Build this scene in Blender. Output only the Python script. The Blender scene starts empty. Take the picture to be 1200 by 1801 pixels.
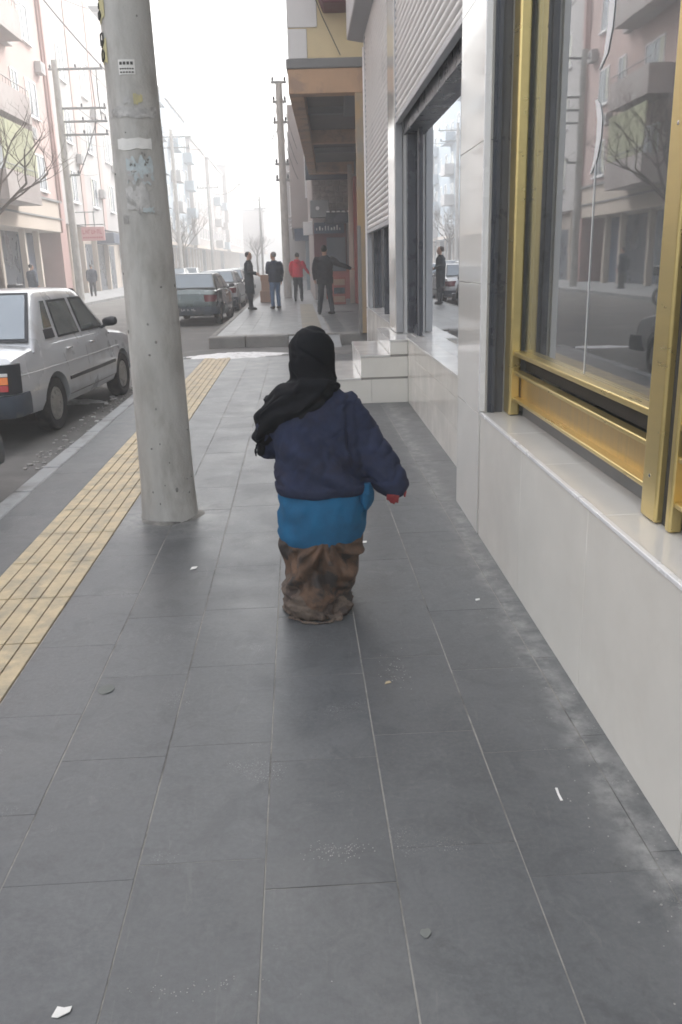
import bpy, bmesh, math, random
import numpy as np
from mathutils import Vector, Matrix, noise as mnoise
R = math.radians
random.seed(7)
scene = bpy.context.scene
COL = scene.collection

# ------------------------------------------------------------------ camera
cam_d = bpy.data.cameras.new('camera'); cam = bpy.data.objects.new('camera', cam_d); COL.objects.link(cam)
cam_d.sensor_fit = 'VERTICAL'; cam_d.sensor_height = 36.0; cam_d.sensor_width = 24.0
cam_d.lens = 36.0*1472/1801; cam_d.clip_start = 0.05; cam_d.clip_end = 2000
_rot = Matrix(((0.9982730249051335, 0.041127353085979285, -0.04194649657475326),
               (-0.0519960420656779, 0.28630320662413894, -0.9567271740084734),
               (-0.027338239816397308, 0.9572559818067875, 0.28794722769782727)))
cam.matrix_world = Matrix.Translation((0, 0, 1.55)) @ _rot.to_4x4()
scene.camera = cam

# ------------------------------------------------------------------ sky, sun, exposure
SUN_EL, SUN_AZ = R(48), R(38)          # azimuth from +Y towards +X
world = bpy.data.worlds.new("World"); scene.world = world; world.use_nodes = True
wn = world.node_tree.nodes; wl = world.node_tree.links
for n in list(wn): wn.remove(n)
sky = wn.new('ShaderNodeTexSky'); sky.sky_type = 'NISHITA'; sky.sun_disc = False
sky.sun_elevation = SUN_EL; sky.sun_rotation = SUN_AZ; sky.air_density = 1.6; sky.dust_density = 6.0; sky.ozone_density = 1.0
hs = wn.new('ShaderNodeHueSaturation'); hs.inputs['Saturation'].default_value = 0.22
bg = wn.new('ShaderNodeBackground'); bg.inputs['Strength'].default_value = 0.15
wo = wn.new('ShaderNodeOutputWorld')
wl.new(sky.outputs[0], hs.inputs['Color']); wl.new(hs.outputs[0], bg.inputs['Color']); wl.new(bg.outputs[0], wo.inputs[0])
sd = bpy.data.lights.new('sun', 'SUN'); sd.energy = 0.5; sd.angle = R(22); sd.color = (1, .97, .92)
sun = bpy.data.objects.new('sun', sd); COL.objects.link(sun)
sdir = Vector((math.sin(SUN_AZ)*math.cos(SUN_EL), math.cos(SUN_AZ)*math.cos(SUN_EL), math.sin(SUN_EL)))
sun.rotation_euler = sdir.to_track_quat('Z', 'Y').to_euler()
scene.view_settings.view_transform = 'Standard'; scene.view_settings.look = 'None'
scene.view_settings.exposure = 1.7; scene.view_settings.gamma = 1.0
scene.cycles.max_bounces = 8; scene.cycles.diffuse_bounces = 3; scene.cycles.glossy_bounces = 4
scene.cycles.transparent_max_bounces = 16; scene.cycles.volume_bounces = 3
scene.cycles.filter_width = 1.7

# ------------------------------------------------------------------ mesh helpers
class MB:
    def __init__(s): s.v = []; s.f = []; s.m = []; s.c = []
    def add(s, vs, fs, mi=0, tone=1.0):
        b = len(s.v); s.v += [tuple(map(float, p)) for p in vs]
        for f in fs: s.f.append([i+b for i in f]); s.m.append(mi); s.c.append(tone)
        return s
    def box(s, x0, x1, y0, y1, z0, z1, mi=0, tone=1.0):
        vs = [(x0,y0,z0),(x1,y0,z0),(x1,y1,z0),(x0,y1,z0),(x0,y0,z1),(x1,y0,z1),(x1,y1,z1),(x0,y1,z1)]
        return s.add(vs, [(3,2,1,0),(4,5,6,7),(0,1,5,4),(1,2,6,5),(2,3,7,6),(3,0,4,7)], mi, tone)
    def loft(s, rings, mi=0, cap=True, closed=True):
        n = len(rings[0]); vs = [p for r in rings for p in r]; fs = []
        for i in range(len(rings)-1):
            for j in range(n if closed else n-1):
                k = (j+1) % n
                fs.append((i*n+j, i*n+k, (i+1)*n+k, (i+1)*n+j))
        if cap and closed:
            fs.append(tuple(range(n-1, -1, -1))); b = (len(rings)-1)*n; fs.append(tuple(range(b, b+n)))
        return s.add(vs, fs, mi)
    def tube(s, pts, rad, n=10, mi=0, cap=True, flat=1.0):
        pts = [Vector(p) for p in pts]
        if not hasattr(rad, '__len__'): rad = [rad]*len(pts)
        t0 = (pts[1]-pts[0]).normalized()
        up = Vector((0,0,1)) if abs(t0.z) < .9 else Vector((1,0,0))
        rings = []; a = None
        for i, p in enumerate(pts):
            t = (pts[min(i+1, len(pts)-1)]-pts[max(i-1, 0)]).normalized()
            if a is None: a = t.cross(up).normalized()
            else: a = (a - t*a.dot(t)).normalized()
            b = t.cross(a)
            rings.append([p + a*(math.cos(q)*rad[i]) + b*(math.sin(q)*rad[i]*flat) for q in [2*math.pi*k/n for k in range(n)]])
        return s.loft(rings, mi, cap)
    def caps(s, pts, rad, n=14, flat=1.0, mi=0):
        """tapered limb with rounded ends"""
        pts = [Vector(p) for p in pts]; rad = list(rad)
        t = (pts[0]-pts[1]).normalized(); e = (pts[-1]-pts[-2]).normalized()
        P = [pts[0]+t*rad[0]*.98, pts[0]+t*rad[0]*.7] + pts + [pts[-1]+e*rad[-1]*.7, pts[-1]+e*rad[-1]*.98]
        Q = [rad[0]*.15, rad[0]*.72] + rad + [rad[-1]*.72, rad[-1]*.15]
        return s.tube(P, Q, n, mi, True, flat)
    def ball(s, c, r, n=16, m=10, mi=0):
        if not hasattr(r, '__len__'): r = (r, r, r)
        rings = []
        for i in range(1, m):
            a = math.pi*i/m
            rings.append([(c[0]+r[0]*math.sin(a)*math.cos(q), c[1]+r[1]*math.sin(a)*math.sin(q), c[2]-r[2]*math.cos(a)) for q in [2*math.pi*k/n for k in range(n)]])
        return s.loft(rings, mi)
    def prism(s, poly, h, fn, mi=0):
        """poly of 2D points; fn(u,v,w) -> xyz ; w in (0,h)"""
        n = len(poly)
        vs = [fn(u, v, 0) for u, v in poly] + [fn(u, v, h) for u, v in poly]
        fs = [tuple(range(n-1, -1, -1)), tuple(range(n, 2*n))] + [(i, (i+1) % n, n+(i+1) % n, n+i) for i in range(n)]
        return s.add(vs, fs, mi)
    def xf(s, fn): s.v = [tuple(fn(*p)) for p in s.v]; return s

def mesh_of(name, mb, smooth=True, ang=35):
    me = bpy.data.meshes.new(name); me.from_pydata(mb.v, [], mb.f)
    me.polygons.foreach_set('material_index', mb.m)
    bm = bmesh.new(); bm.from_mesh(me); bmesh.ops.recalc_face_normals(bm, faces=bm.faces); bm.to_mesh(me); bm.free()
    if smooth:
        me.polygons.foreach_set('use_smooth', [True]*len(me.polygons)); me.set_sharp_from_angle(angle=R(ang))
    return me

def tag(o, label=None, cat=None, group=None, kind=None):
    if label: o['label'] = label
    if cat: o['category'] = cat
    if group: o['group'] = group
    if kind: o['kind'] = kind
    return o

def obj(name, mb, mats, parent=None, bevel=0, smooth=True, ang=35, seg=2, loc=None):
    me = mb if isinstance(mb, bpy.types.Mesh) else mesh_of(name, mb, smooth, ang)
    me.name = name
    if not isinstance(mats, (list, tuple)): mats = [mats]
    if not me.materials:
        for m in mats: me.materials.append(m)
    o = bpy.data.objects.new(name, me); COL.objects.link(o)
    if parent: o.parent = parent
    if loc: o.location = loc
    if bevel:
        b = o.modifiers.new('bevel', 'BEVEL'); b.width = bevel; b.segments = seg; b.limit_method = 'ANGLE'; b.angle_limit = R(40)
    return o

def thing(name, label, cat, loc=(0,0,0), rz=0, group=None):
    o = bpy.data.objects.new(name, None); COL.objects.link(o); o.empty_display_size = .2
    o.location = loc; o.rotation_euler = (0, 0, rz)
    return tag(o, label, cat, group)

def dup_tree(o, parent=None):
    c = o.copy(); COL.objects.link(c)
    if parent: c.parent = parent
    for ch in [q for q in bpy.data.objects if q.parent == o]:
        dup_tree(ch, c)
    return c

def evalmesh(mb, mods):
    me = mesh_of('tmp', mb, False); o = bpy.data.objects.new('tmp', me); COL.objects.link(o)
    for f in mods: f(o)
    bpy.context.view_layer.update()
    dg = bpy.context.evaluated_depsgraph_get()
    r = bpy.data.meshes.new_from_object(o.evaluated_get(dg))
    bpy.data.objects.remove(o); bpy.data.meshes.remove(me)
    return r

def voxel(mb, size, smooth=6, disp=None):
    def f(o):
        m = o.modifiers.new('r', 'REMESH'); m.mode = 'VOXEL'; m.voxel_size = size
        if smooth:
            s = o.modifiers.new('s', 'SMOOTH'); s.factor = .5; s.iterations = smooth
    me = evalmesh(mb, [f])
    if disp: displace(me, disp)
    me.polygons.foreach_set('use_smooth', [True]*len(me.polygons))
    return me

def displace(me, fn):
    ns = [v.normal.copy() for v in me.vertices]
    for v, n in zip(me.vertices, ns): v.co = v.co + n*fn(v.co, n)
    me.update()

def ellring(cx, cy, z, rx, ry, n=32, fold=None, sq=2.0):
    out = []
    for k in range(n):
        a = 2*math.pi*k/n; c, s = math.cos(a), math.sin(a)
        q = (abs(c)**sq+abs(s)**sq)**(-1/sq)
        m = 1 + (fold(a, z) if fold else 0)
        out.append((cx+rx*c*q*m, cy+ry*s*q*m, z))
    return out

# ------------------------------------------------------------------ material helpers
def newmat(name):
    m = bpy.data.materials.new(name); m.use_nodes = True; nt = m.node_tree
    for n in list(nt.nodes): nt.nodes.remove(n)
    out = nt.nodes.new('ShaderNodeOutputMaterial'); p = nt.nodes.new('ShaderNodeBsdfPrincipled')
    nt.links.new(p.outputs[0], out.inputs[0]); return m, nt, p, out

def mathn(nt, op, a, b=None, clamp=False):
    n = nt.nodes.new('ShaderNodeMath'); n.operation = op; n.use_clamp = clamp
    for i, q in enumerate((a, b)):
        if q is None: continue
        if isinstance(q, (int, float)): n.inputs[i].default_value = q
        else: nt.links.new(q, n.inputs[i])
    return n.outputs[0]

def noisen(nt, vec, scale, detail=4, rough=.55, dist=0):
    n = nt.nodes.new('ShaderNodeTexNoise'); n.inputs['Scale'].default_value = scale
    n.inputs['Detail'].default_value = detail; n.inputs['Roughness'].default_value = rough; n.inputs['Distortion'].default_value = dist
    nt.links.new(vec, n.inputs['Vector']); return n.outputs['Fac']

def rampn(nt, fac, a, b, ca=0., cb=1.):
    n = nt.nodes.new('ShaderNodeMapRange'); n.clamp = True
    n.inputs['From Min'].default_value = a; n.inputs['From Max'].default_value = b
    n.inputs['To Min'].default_value = ca; n.inputs['To Max'].default_value = cb
    nt.links.new(fac, n.inputs['Value']); return n.outputs[0]

def mixc(nt, fac, a, b, mode='MIX'):
    n = nt.nodes.new('ShaderNodeMix'); n.data_type = 'RGBA'; n.blend_type = mode
    if isinstance(fac, (int, float)): n.inputs[0].default_value = fac
    else: nt.links.new(fac, n.inputs[0])
    for i, q in ((6, a), (7, b)):
        if isinstance(q, (tuple, list)): n.inputs[i].default_value = (*q[:3], 1)
        else: nt.links.new(q, n.inputs[i])
    return n.outputs[2]

def mulc(c, k): return tuple(min(1, max(0, q*k)) for q in c)

def mat(name, col, rough=.6, var=.15, scale=5, bump=.2, bscale=80, bdist=.004, metal=0, spec=.5, coat=0, col2=None, c2=(.5,.62), c2scale=3,
        streak=None, rvar=.1, sheen=0):
    m, nt, p, out = newmat(name)
    tc = nt.nodes.new('ShaderNodeTexCoord').outputs['Object']
    if streak:
        mp = nt.nodes.new('ShaderNodeMapping'); mp.inputs['Scale'].default_value = streak; nt.links.new(tc, mp.inputs[0]); sv = mp.outputs[0]
    else: sv = tc
    n1 = noisen(nt, sv, scale, 5, .6)
    c = mixc(nt, rampn(nt, n1, .3, .7), mulc(col, 1-var), mulc(col, 1+var))
    if col2:
        n2 = noisen(nt, sv, c2scale, 6, .65, .3)
        c = mixc(nt, rampn(nt, n2, *c2), c, col2)
    nt.links.new(c, p.inputs['Base Color'])
    nt.links.new(rampn(nt, n1, .3, .7, max(0, rough-rvar), min(1, rough+rvar)), p.inputs['Roughness'])
    p.inputs['Metallic'].default_value = metal; p.inputs['Specular IOR Level'].default_value = spec
    if coat: p.inputs['Coat Weight'].default_value = coat; p.inputs['Coat Roughness'].default_value = .05
    if sheen: p.inputs['Sheen Weight'].default_value = sheen
    if bump:
        b = nt.nodes.new('ShaderNodeBump'); b.inputs['Strength'].default_value = bump; b.inputs['Distance'].default_value = bdist
        nt.links.new(noisen(nt, tc, bscale, 4, .6), b.inputs['Height']); nt.links.new(b.outputs[0], p.inputs['Normal'])
    return m

def glassmat(name, tint=(.75,.8,.8), ior=1.6, mul=1.0, dark=0.0, rough=0.0, wob=.02):
    """window pane: mirror by Fresnel over a tinted see-through sheet"""
    m, nt, p, out = newmat(name); nt.nodes.remove(p)
    g = nt.nodes.new('ShaderNodeBsdfGlossy'); g.inputs['Roughness'].default_value = rough; g.inputs['Color'].default_value = (.95,.97,1,1)
    t = nt.nodes.new('ShaderNodeBsdfTransparent'); t.inputs['Color'].default_value = (*tint, 1)
    fr = nt.nodes.new('ShaderNodeFresnel'); fr.inputs['IOR'].default_value = ior
    mx = nt.nodes.new('ShaderNodeMixShader')
    f = mathn(nt, 'MULTIPLY', fr.outputs[0], mul); f = mathn(nt, 'ADD', f, dark, True)
    tc = nt.nodes.new('ShaderNodeTexCoord').outputs['Object']
    b = nt.nodes.new('ShaderNodeBump'); b.inputs['Strength'].default_value = wob; b.inputs['Distance'].default_value = .01
    nt.links.new(noisen(nt, tc, 3, 2), b.inputs['Height']); nt.links.new(b.outputs[0], g.inputs['Normal'])
    df = nt.nodes.new('ShaderNodeBsdfDiffuse'); df.inputs['Color'].default_value = (.62,.64,.64,1); m2 = nt.nodes.new('ShaderNodeMixShader')
    nt.links.new(rampn(nt, noisen(nt, tc, 1.7, 5, .6), .3, .7, .10, .20), m2.inputs[0]); nt.links.new(t.outputs[0], m2.inputs[1]); nt.links.new(df.outputs[0], m2.inputs[2])
    nt.links.new(f, mx.inputs[0]); nt.links.new(m2.outputs[0], mx.inputs[1]); nt.links.new(g.outputs[0], mx.inputs[2]); nt.links.new(mx.outputs[0], out.inputs[0])
    return m

M = {}
M['asphalt'] = mat('asphalt', (.11,.108,.106), .75, .25, 1.2, .5, 120, .01, col2=(.17,.165,.16), c2=(.5,.7), c2scale=.9, spec=.4)
M['kerb'] = mat('kerb_stone', (.27,.28,.29), .6, .15, 4, .3, 60, col2=(.18,.18,.18), c2scale=2)
M['mortar'] = mat('mortar', (.30,.29,.27), .9, .2, 20, .3, 80, col2=(.07,.07,.07), c2=(.48,.64), c2scale=1.6)
M['tactile'] = mat('tactile_yellow', (.53,.43,.275), .6, .2, 8, .5, 90, col2=(.30,.265,.20), c2=(.46,.7), c2scale=6)
M['faded_tactile'] = mat('faded_tactile', (.27,.24,.185), .7, .2, 6, .3, 60, col2=(.20,.19,.17), c2=(.45,.65), c2scale=2)
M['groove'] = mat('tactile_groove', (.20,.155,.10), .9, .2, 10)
M['concrete'] = mat('concrete_pole', (.50,.49,.47), .8, .2, 3, .6, 60, .006, col2=(.35,.335,.31), c2=(.48,.72), c2scale=4.5, streak=(1.6,1.6,.5))
M['tile'] = mat('beige_wall_tile', (.77,.745,.69), .16, .03, 3, .05, 10, .002, spec=.5, rvar=.08, col2=(.72,.69,.63), c2=(.52,.8), c2scale=2.2)
M['tileg'] = mat('glossy_white_tile', (.74,.72,.68), .08, .03, 2, .04, 2, .002, spec=.5, rvar=.02, coat=.25)
M['sill'] = mat('white_sill', (.68,.665,.64), .15, .04, 3, .03, 12, .002, rvar=.05)
M['trim'] = mat('white_edge_trim', (.85,.85,.86), .25, .04, 5, 0)
M['grout'] = mat('grout', (.33,.31,.29), .9, .1, 8)
M['shutter'] = mat('shutter_metal', (.70,.69,.68), .38, .08, 2, .1, 40, metal=.1, col2=(.46,.45,.44), c2=(.55,.8), c2scale=1.5)
M['steel'] = mat('grey_steel', (.42,.43,.45), .4, .1, 3, .1, metal=.5)
M['darkframe'] = mat('dark_frame', (.07,.075,.09), .3, .2, 5, .1, spec=.5)
M['darkgap'] = mat('dark_recess', (.05,.048,.047), .7, .2, 3, .2)
M['gold'] = mat('gold_anodised', (.70,.56,.25), .32, .05, 3, 0, 30, .002, metal=.8, streak=(6,1,6), rvar=.06)
M['goldpanel'] = mat('gold_panel', (.66,.48,.22), .36, .10, 6, 0, 30, .002, metal=.8, streak=(1,9,.5), rvar=.08)
M['glass'] = glassmat('shop_glass', (.6,.66,.65), 1.6, 1.05, .13, rough=.02)
M['glass2'] = glassmat('shop_glass_bright', (.6,.66,.7), 1.6, 1.6, .20)
M['carglass'] = mat('car_glass', (.30,.33,.36), .04, .05, 2, 0, metal=.65, rvar=.02)
M['sideglass'] = mat('car_side_glass', (.20,.22,.21), .04, .05, 2, 0, metal=.6, rvar=.02, coat=.5)
M['bglass'] = mat('building_glass', (.16,.19,.22), .06, .3, .4, .1, 2, metal=.35, rvar=.03)
M['interior'] = mat('shop_interior', (.22,.24,.235), .8, .3, 1.5, .1)
M['curtain'] = mat('cream_curtain', (.50,.50,.40), .85, .1, 3, .1, streak=(1,14,.2))
M['vinyl'] = mat('white_vinyl', (.85,.85,.86), .5, .03, 2, 0)
M['yellow_wall'] = mat('yellow_render', (.70,.58,.36), .9, .08, 1.2, .4, 40, .01)
M['white_wall'] = mat('white_render', (.74,.73,.72), .9, .07, 1, .4, 40, .01)
M['brown'] = mat('brown_fascia', (.50,.32,.20), .7, .12, 1.5, .3, col2=(.36,.24,.17), c2scale=2)
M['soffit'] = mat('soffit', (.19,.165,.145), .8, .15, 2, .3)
M['greyband'] = mat('grey_band', (.20,.20,.20), .7, .1, 3)
M['orange'] = mat('ochre_column', (.42,.30,.17), .8, .15, 2, .3, col2=(.30,.28,.25), c2=(.45,.6), c2scale=1.2, streak=(1,1,.5))
M['greycol'] = mat('grey_column', (.24,.235,.225), .85, .2, 3, .4)
M['maroon'] = mat('maroon', (.11,.025,.035), .6, .2, 3)
M['redcol'] = mat('red_column', (.36,.09,.075), .7, .15, 3)
M['pink'] = mat('pink_render', (.47,.355,.33), .9, .08, .5, .3, 30, .01, col2=(.42,.33,.31), c2=(.5,.8), c2scale=.4)
M['pinkdark'] = mat('dusky_pink', (.40,.26,.24), .9, .1, .6, .3, 30)  # wall colour; also holds the shade on the pink building's corner return
M['cream'] = mat('cream_render', (.50,.435,.375), .9, .08, .5, .3, 30)
M['pale'] = mat('pale_render', (.42,.405,.40), .9, .08, .5, .3, 30)
M['paleblue'] = mat('pale_blue_render', (.30,.36,.41), .9, .08, .5, .3, 30)
M['greywall'] = mat('grey_render', (.37,.33,.32), .9, .12, .6, .3, 30, col2=(.40,.37,.36), c2scale=.5)
M['stone'] = mat('rough_stone', (.28,.25,.235), .9, .35, 6, .8, 12, .03)
M['pvc'] = mat('white_window_frame', (.8,.8,.8), .4, .03, 3, 0)
M['shopdark'] = mat('shop_dark', (.05,.062,.085), .3, .4, 1.2, .1, spec=.5)
M['shopblue'] = mat('shop_blue_door', (.045,.07,.12), .4, .2, 1, .1)
M['greenawning'] = mat('lime_blind', (.34,.35,.22), .7, .15, 2, .2)
M['sign'] = mat('pink_sign', (.62,.38,.38), .5, .05, 2, 0)
M['signred'] = mat('sign_letters', (.42,.04,.07), .5, .05, 2, 0)
M['roofdark'] = mat('roof', (.2,.19,.18), .8)
M['wood'] = mat('bark', (.11,.09,.075), .9, .25, 12, .6, 60, .01)
M['wire'] = mat('cable', (.06,.06,.065), .6, .1, 3, 0)
M['metalgrey'] = mat('galvanised', (.25,.26,.27), .5, .15, 3, .1, metal=.4)
M['silver'] = mat('silver_white_paint', (.56,.58,.61), .3, .03, 1.2, 0, metal=.15, coat=.8, spec=.5, col2=(.36,.355,.35), c2=(.55,.85), c2scale=1.6)
M['bluepaint'] = mat('blue_grey_paint', (.065,.095,.10), .28, .05, 2, 0, metal=.4, coat=.8)
M['darkpaint'] = mat('dark_purple_paint', (.14,.11,.14), .28, .05, 2, 0, metal=.3, coat=.8)
M['whitepaint'] = mat('white_paint', (.8,.8,.79), .3, .03, 2, 0, coat=.8)
M['rubber'] = mat('tyre_rubber', (.028,.028,.03), .8, .3, 9, .4, 60, .004, col2=(.08,.075,.07), c2=(.5,.75), c2scale=6)
M['hub'] = mat('hubcap', (.36,.35,.33), .45, .15, 8, .1, metal=.5)
M['blackplastic'] = mat('black_plastic', (.03,.033,.04), .5, .2, 5, .1)
M['bumper'] = mat('bumper_plastic', (.045,.06,.085), .5, .2, 4, .1, col2=(.11,.11,.11), c2scale=3)
M['dirtsill'] = mat('dirty_sill', (.17,.165,.16), .6, .2, 5, .1, col2=(.10,.095,.09), c2scale=3)
M['chrome'] = mat('chrome', (.7,.7,.7), .15, .03, 3, 0, metal=1)
M['orangelens'] = mat('orange_lens', (.85,.22,.03), .2, .05, 3, 0, coat=.5)
M['redlens'] = mat('red_lens', (.45,.015,.02), .2, .05, 3, 0, coat=.5)
M['darklens'] = mat('smoked_red_lens', (.16,.02,.03), .2, .05, 3, 0, coat=.4)
M['plate'] = mat('number_plate', (.7,.7,.7), .4, .03, 3, 0)
M['paper'] = mat('torn_paper', (.78,.77,.75), .8, .08, 20, .2)
M['paperblue'] = mat('faded_blue_paper', (.52,.58,.60), .85, .15, 25, .2, col2=(.45,.43,.42), c2=(.5,.6), c2scale=18)
M['gluegrey'] = mat('glue_residue', (.54,.53,.52), .85, .2, 18, .3, col2=(.33,.32,.31), c2scale=12)
M['yellowpaint'] = mat('yellow_paint', (.58,.53,.30), .8, .15, 12, .2, col2=(.40,.38,.3), c2=(.5,.7), c2scale=9)
M['ink'] = mat('dark_ink', (.07,.07,.065), .8, .2, 10, 0)
M['slush'] = mat('dirty_slush', (.78,.78,.79), .55, .15, 9, .8, 40, .02, col2=(.42,.41,.40), c2=(.5,.7), c2scale=7)
M['rubble'] = mat('pale_rubble', (.34,.33,.32), .85, .25, 12, .6, 40, .02)
M['skin'] = mat('skin', (.50,.30,.21), .5, .08, 12, .1, 90, .001)
M['skinred'] = mat('cold_red_hand', (.25,.03,.035), .5, .15, 14, .15, 90, .001)
M['hairdark'] = mat('dark_hair', (.02,.017,.015), .6, .3, 40, .4, 90)
M['hairgrey'] = mat('grey_hair', (.22,.21,.20), .7, .3, 40, .4, 90)
M['eyew'] = mat('eye_white', (.7,.68,.65), .3, .02, 3, 0)
M['lips'] = mat('lips', (.32,.11,.09), .5, .05, 8, 0)
M['scarf'] = mat('black_scarf', (.008,.009,.012), .9, .25, 30, .5, 260, .002, spec=.2)
M['navy'] = mat('navy_jumper', (.030,.038,.076), .95, .2, 14, .6, 320, .002, spec=.2, col2=(.032,.029,.044), c2=(.5,.75), c2scale=5)
M['blue'] = mat('blue_tunic', (.018,.12,.25), .85, .2, 10, .5, 260, .002, spec=.3)
M['skirt'] = mat('brown_skirt', (.12,.072,.048), .85, .6, 11, .8, 120, .004, col2=(.045,.038,.036), c2=(.47,.58), c2scale=9)
M['skirthem'] = mat('dusty_hem', (.13,.10,.08), .9, .35, 12, .7, 120, .004, col2=(.06,.045,.04), c2scale=12)
M['coat_dark'] = mat('black_coat', (.018,.019,.024), .85, .2, 8, .4, 200, .002)
M['coat_navy'] = mat('navy_coat', (.03,.045,.075), .85, .2, 8, .4, 200, .002)
M['coat_teal'] = mat('dark_teal_coat', (.022,.038,.05), .85, .2, 8, .4, 200, .002)
M['coat_red'] = mat('red_jacket', (.62,.02,.05), .7, .15, 8, .4, 200, .002)
M['jeans'] = mat('blue_jeans', (.11,.19,.33), .9, .2, 8, .4, 200, .002)
M['trouser'] = mat('dark_trousers', (.03,.035,.045), .9, .2, 8, .4, 200, .002)
M['shoe'] = mat('dark_shoes', (.02,.02,.02), .5, .2, 8, .2)
M['card'] = mat('cardboard', (.42,.27,.20), .85, .1, 4, .2)
M['manhole'] = mat('iron_cover', (.10,.10,.10), .6, .2, 20, .6, 60, .006)
M['gum'] = mat('gum_spot', (.17,.18,.17), .8, .1, 30, .1)

def paving_mat():
    m, nt, p, out = newmat('dark_paving_slab')
    tcn = nt.nodes.new('ShaderNodeTexCoord').outputs['Object']
    at = nt.nodes.new('ShaderNodeAttribute'); at.attribute_name = 'tone'
    n1 = noisen(nt, tcn, 3.2, 6, .65, .2); n2 = noisen(nt, tcn, 60, 5, .7); n3 = noisen(nt, tcn, 1.0, 3, .5); n4 = noisen(nt, tcn, 9, 5, .7, .6)
    n5 = noisen(nt, tcn, 210, 2, .6)
    c = mixc(nt, rampn(nt, n1, .3, .7), (.066,.071,.077), (.108,.114,.121))
    c = mixc(nt, rampn(nt, n2, .42, .66, 0, .4), c, (.135,.141,.147))
    c = mixc(nt, rampn(nt, noisen(nt, tcn, 24, 6, .75, .4), .55, .72, 0, .4), c, (.052,.056,.060))
    c = mixc(nt, rampn(nt, n4, .56, .74, 0, .45), c, (.036,.037,.039))
    c = mixc(nt, rampn(nt, n3, .52, .72, 0, .5), c, (.15,.152,.152))
    mp = nt.nodes.new('ShaderNodeMapping'); mp.inputs['Scale'].default_value = (9, 1.2, 1); mp.inputs['Rotation'].default_value = (0, 0, .5); nt.links.new(tcn, mp.inputs[0])
    c = mixc(nt, rampn(nt, noisen(nt, mp.outputs[0], 2.4, 6, .75, 1.2), .60, .68, 0, .35), c, (.17,.17,.168))
    c = mixc(nt, rampn(nt, noisen(nt, tcn, 4.5, 7, .72, 1.5), .50, .62, 0, .42), c, (.055,.060,.066))
    c = mixc(nt, rampn(nt, noisen(nt, tcn, 6.5, 7, .75, 1.0), .56, .70, 0, .35), c, (.17,.175,.178))
    c = mixc(nt, 1.0, c, at.outputs['Color'], 'MULTIPLY')
    # chalky scuffs: sparse specks inside broad patches
    patch = rampn(nt, noisen(nt, tcn, 2.9, 3, .6), .60, .68)
    speck = rampn(nt, n5, .60, .68)
    c = mixc(nt, mathn(nt, 'MULTIPLY', patch, speck), c, (.38,.38,.37))
    # pale dust gathered along the foot of the wall (x about 0.9)
    sx = nt.nodes.new('ShaderNodeSeparateXYZ'); nt.links.new(tcn, sx.inputs[0])
    xw = mathn(nt, 'SUBTRACT', sx.outputs[0], mathn(nt, 'MULTIPLY', sx.outputs[1], .010))
    wob = mathn(nt, 'MULTIPLY', mathn(nt, 'SUBTRACT', noisen(nt, tcn, 2.6, 4, .6), .5), .26)
    d = mathn(nt, 'ADD', xw, wob)
    band = mathn(nt, 'MULTIPLY', rampn(nt, d, .77, .87), rampn(nt, d, 1.02, .89))
    wash = rampn(nt, d, .62, .95, 0, .30)
    dn = rampn(nt, noisen(nt, tcn, 11, 6, .7), .34, .66)
    band = mathn(nt, 'MULTIPLY', band, dn)
    tot = mathn(nt, 'MAXIMUM', mathn(nt, 'MULTIPLY', band, .8), mathn(nt, 'MULTIPLY', wash, rampn(nt, noisen(nt, tcn, 5, 5, .7), .35, .7)))
    c = mixc(nt, tot, c, (.36,.36,.35))
    # worn, dustier ring round the pole foot
    vm = nt.nodes.new('ShaderNodeVectorMath'); vm.operation = 'DISTANCE'; vm.inputs[1].default_value = (-.87, 5.2, 0); nt.links.new(tcn, vm.inputs[0])
    ring = mathn(nt, 'MULTIPLY', rampn(nt, vm.outputs['Value'], .55, .17), rampn(nt, n4, .35, .6))
    c = mixc(nt, mathn(nt, 'MULTIPLY', ring, .55), c, (.33,.33,.32))
    nt.links.new(c, p.inputs['Base Color'])
    r = rampn(nt, n1, .3, .7, .34, .5)
    r = mathn(nt, 'ADD', r, mathn(nt, 'MULTIPLY', tot, .3)); nt.links.new(r, p.inputs['Roughness'])
    p.inputs['Specular IOR Level'].default_value = .55
    b = nt.nodes.new('ShaderNodeBump'); b.inputs['Strength'].default_value = .35; b.inputs['Distance'].default_value = .003
    h = mathn(nt, 'ADD', mathn(nt, 'MULTIPLY', n2, .6), n1); nt.links.new(h, b.inputs['Height']); nt.links.new(b.outputs[0], p.inputs['Normal'])
    return m
M['paving'] = paving_mat()

# ------------------------------------------------------------------ ground and pavements
def struct(name, mb, mats, **k): return tag(obj(name, mb, mats, **k), kind='structure')

g = MB(); g.add([(-400,-60,-.12),(400,-60,-.12),(400,700,-.12),(-400,700,-.12)], [(0,1,2,3)])
struct('ground', g, M['asphalt'], smooth=False)

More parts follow.
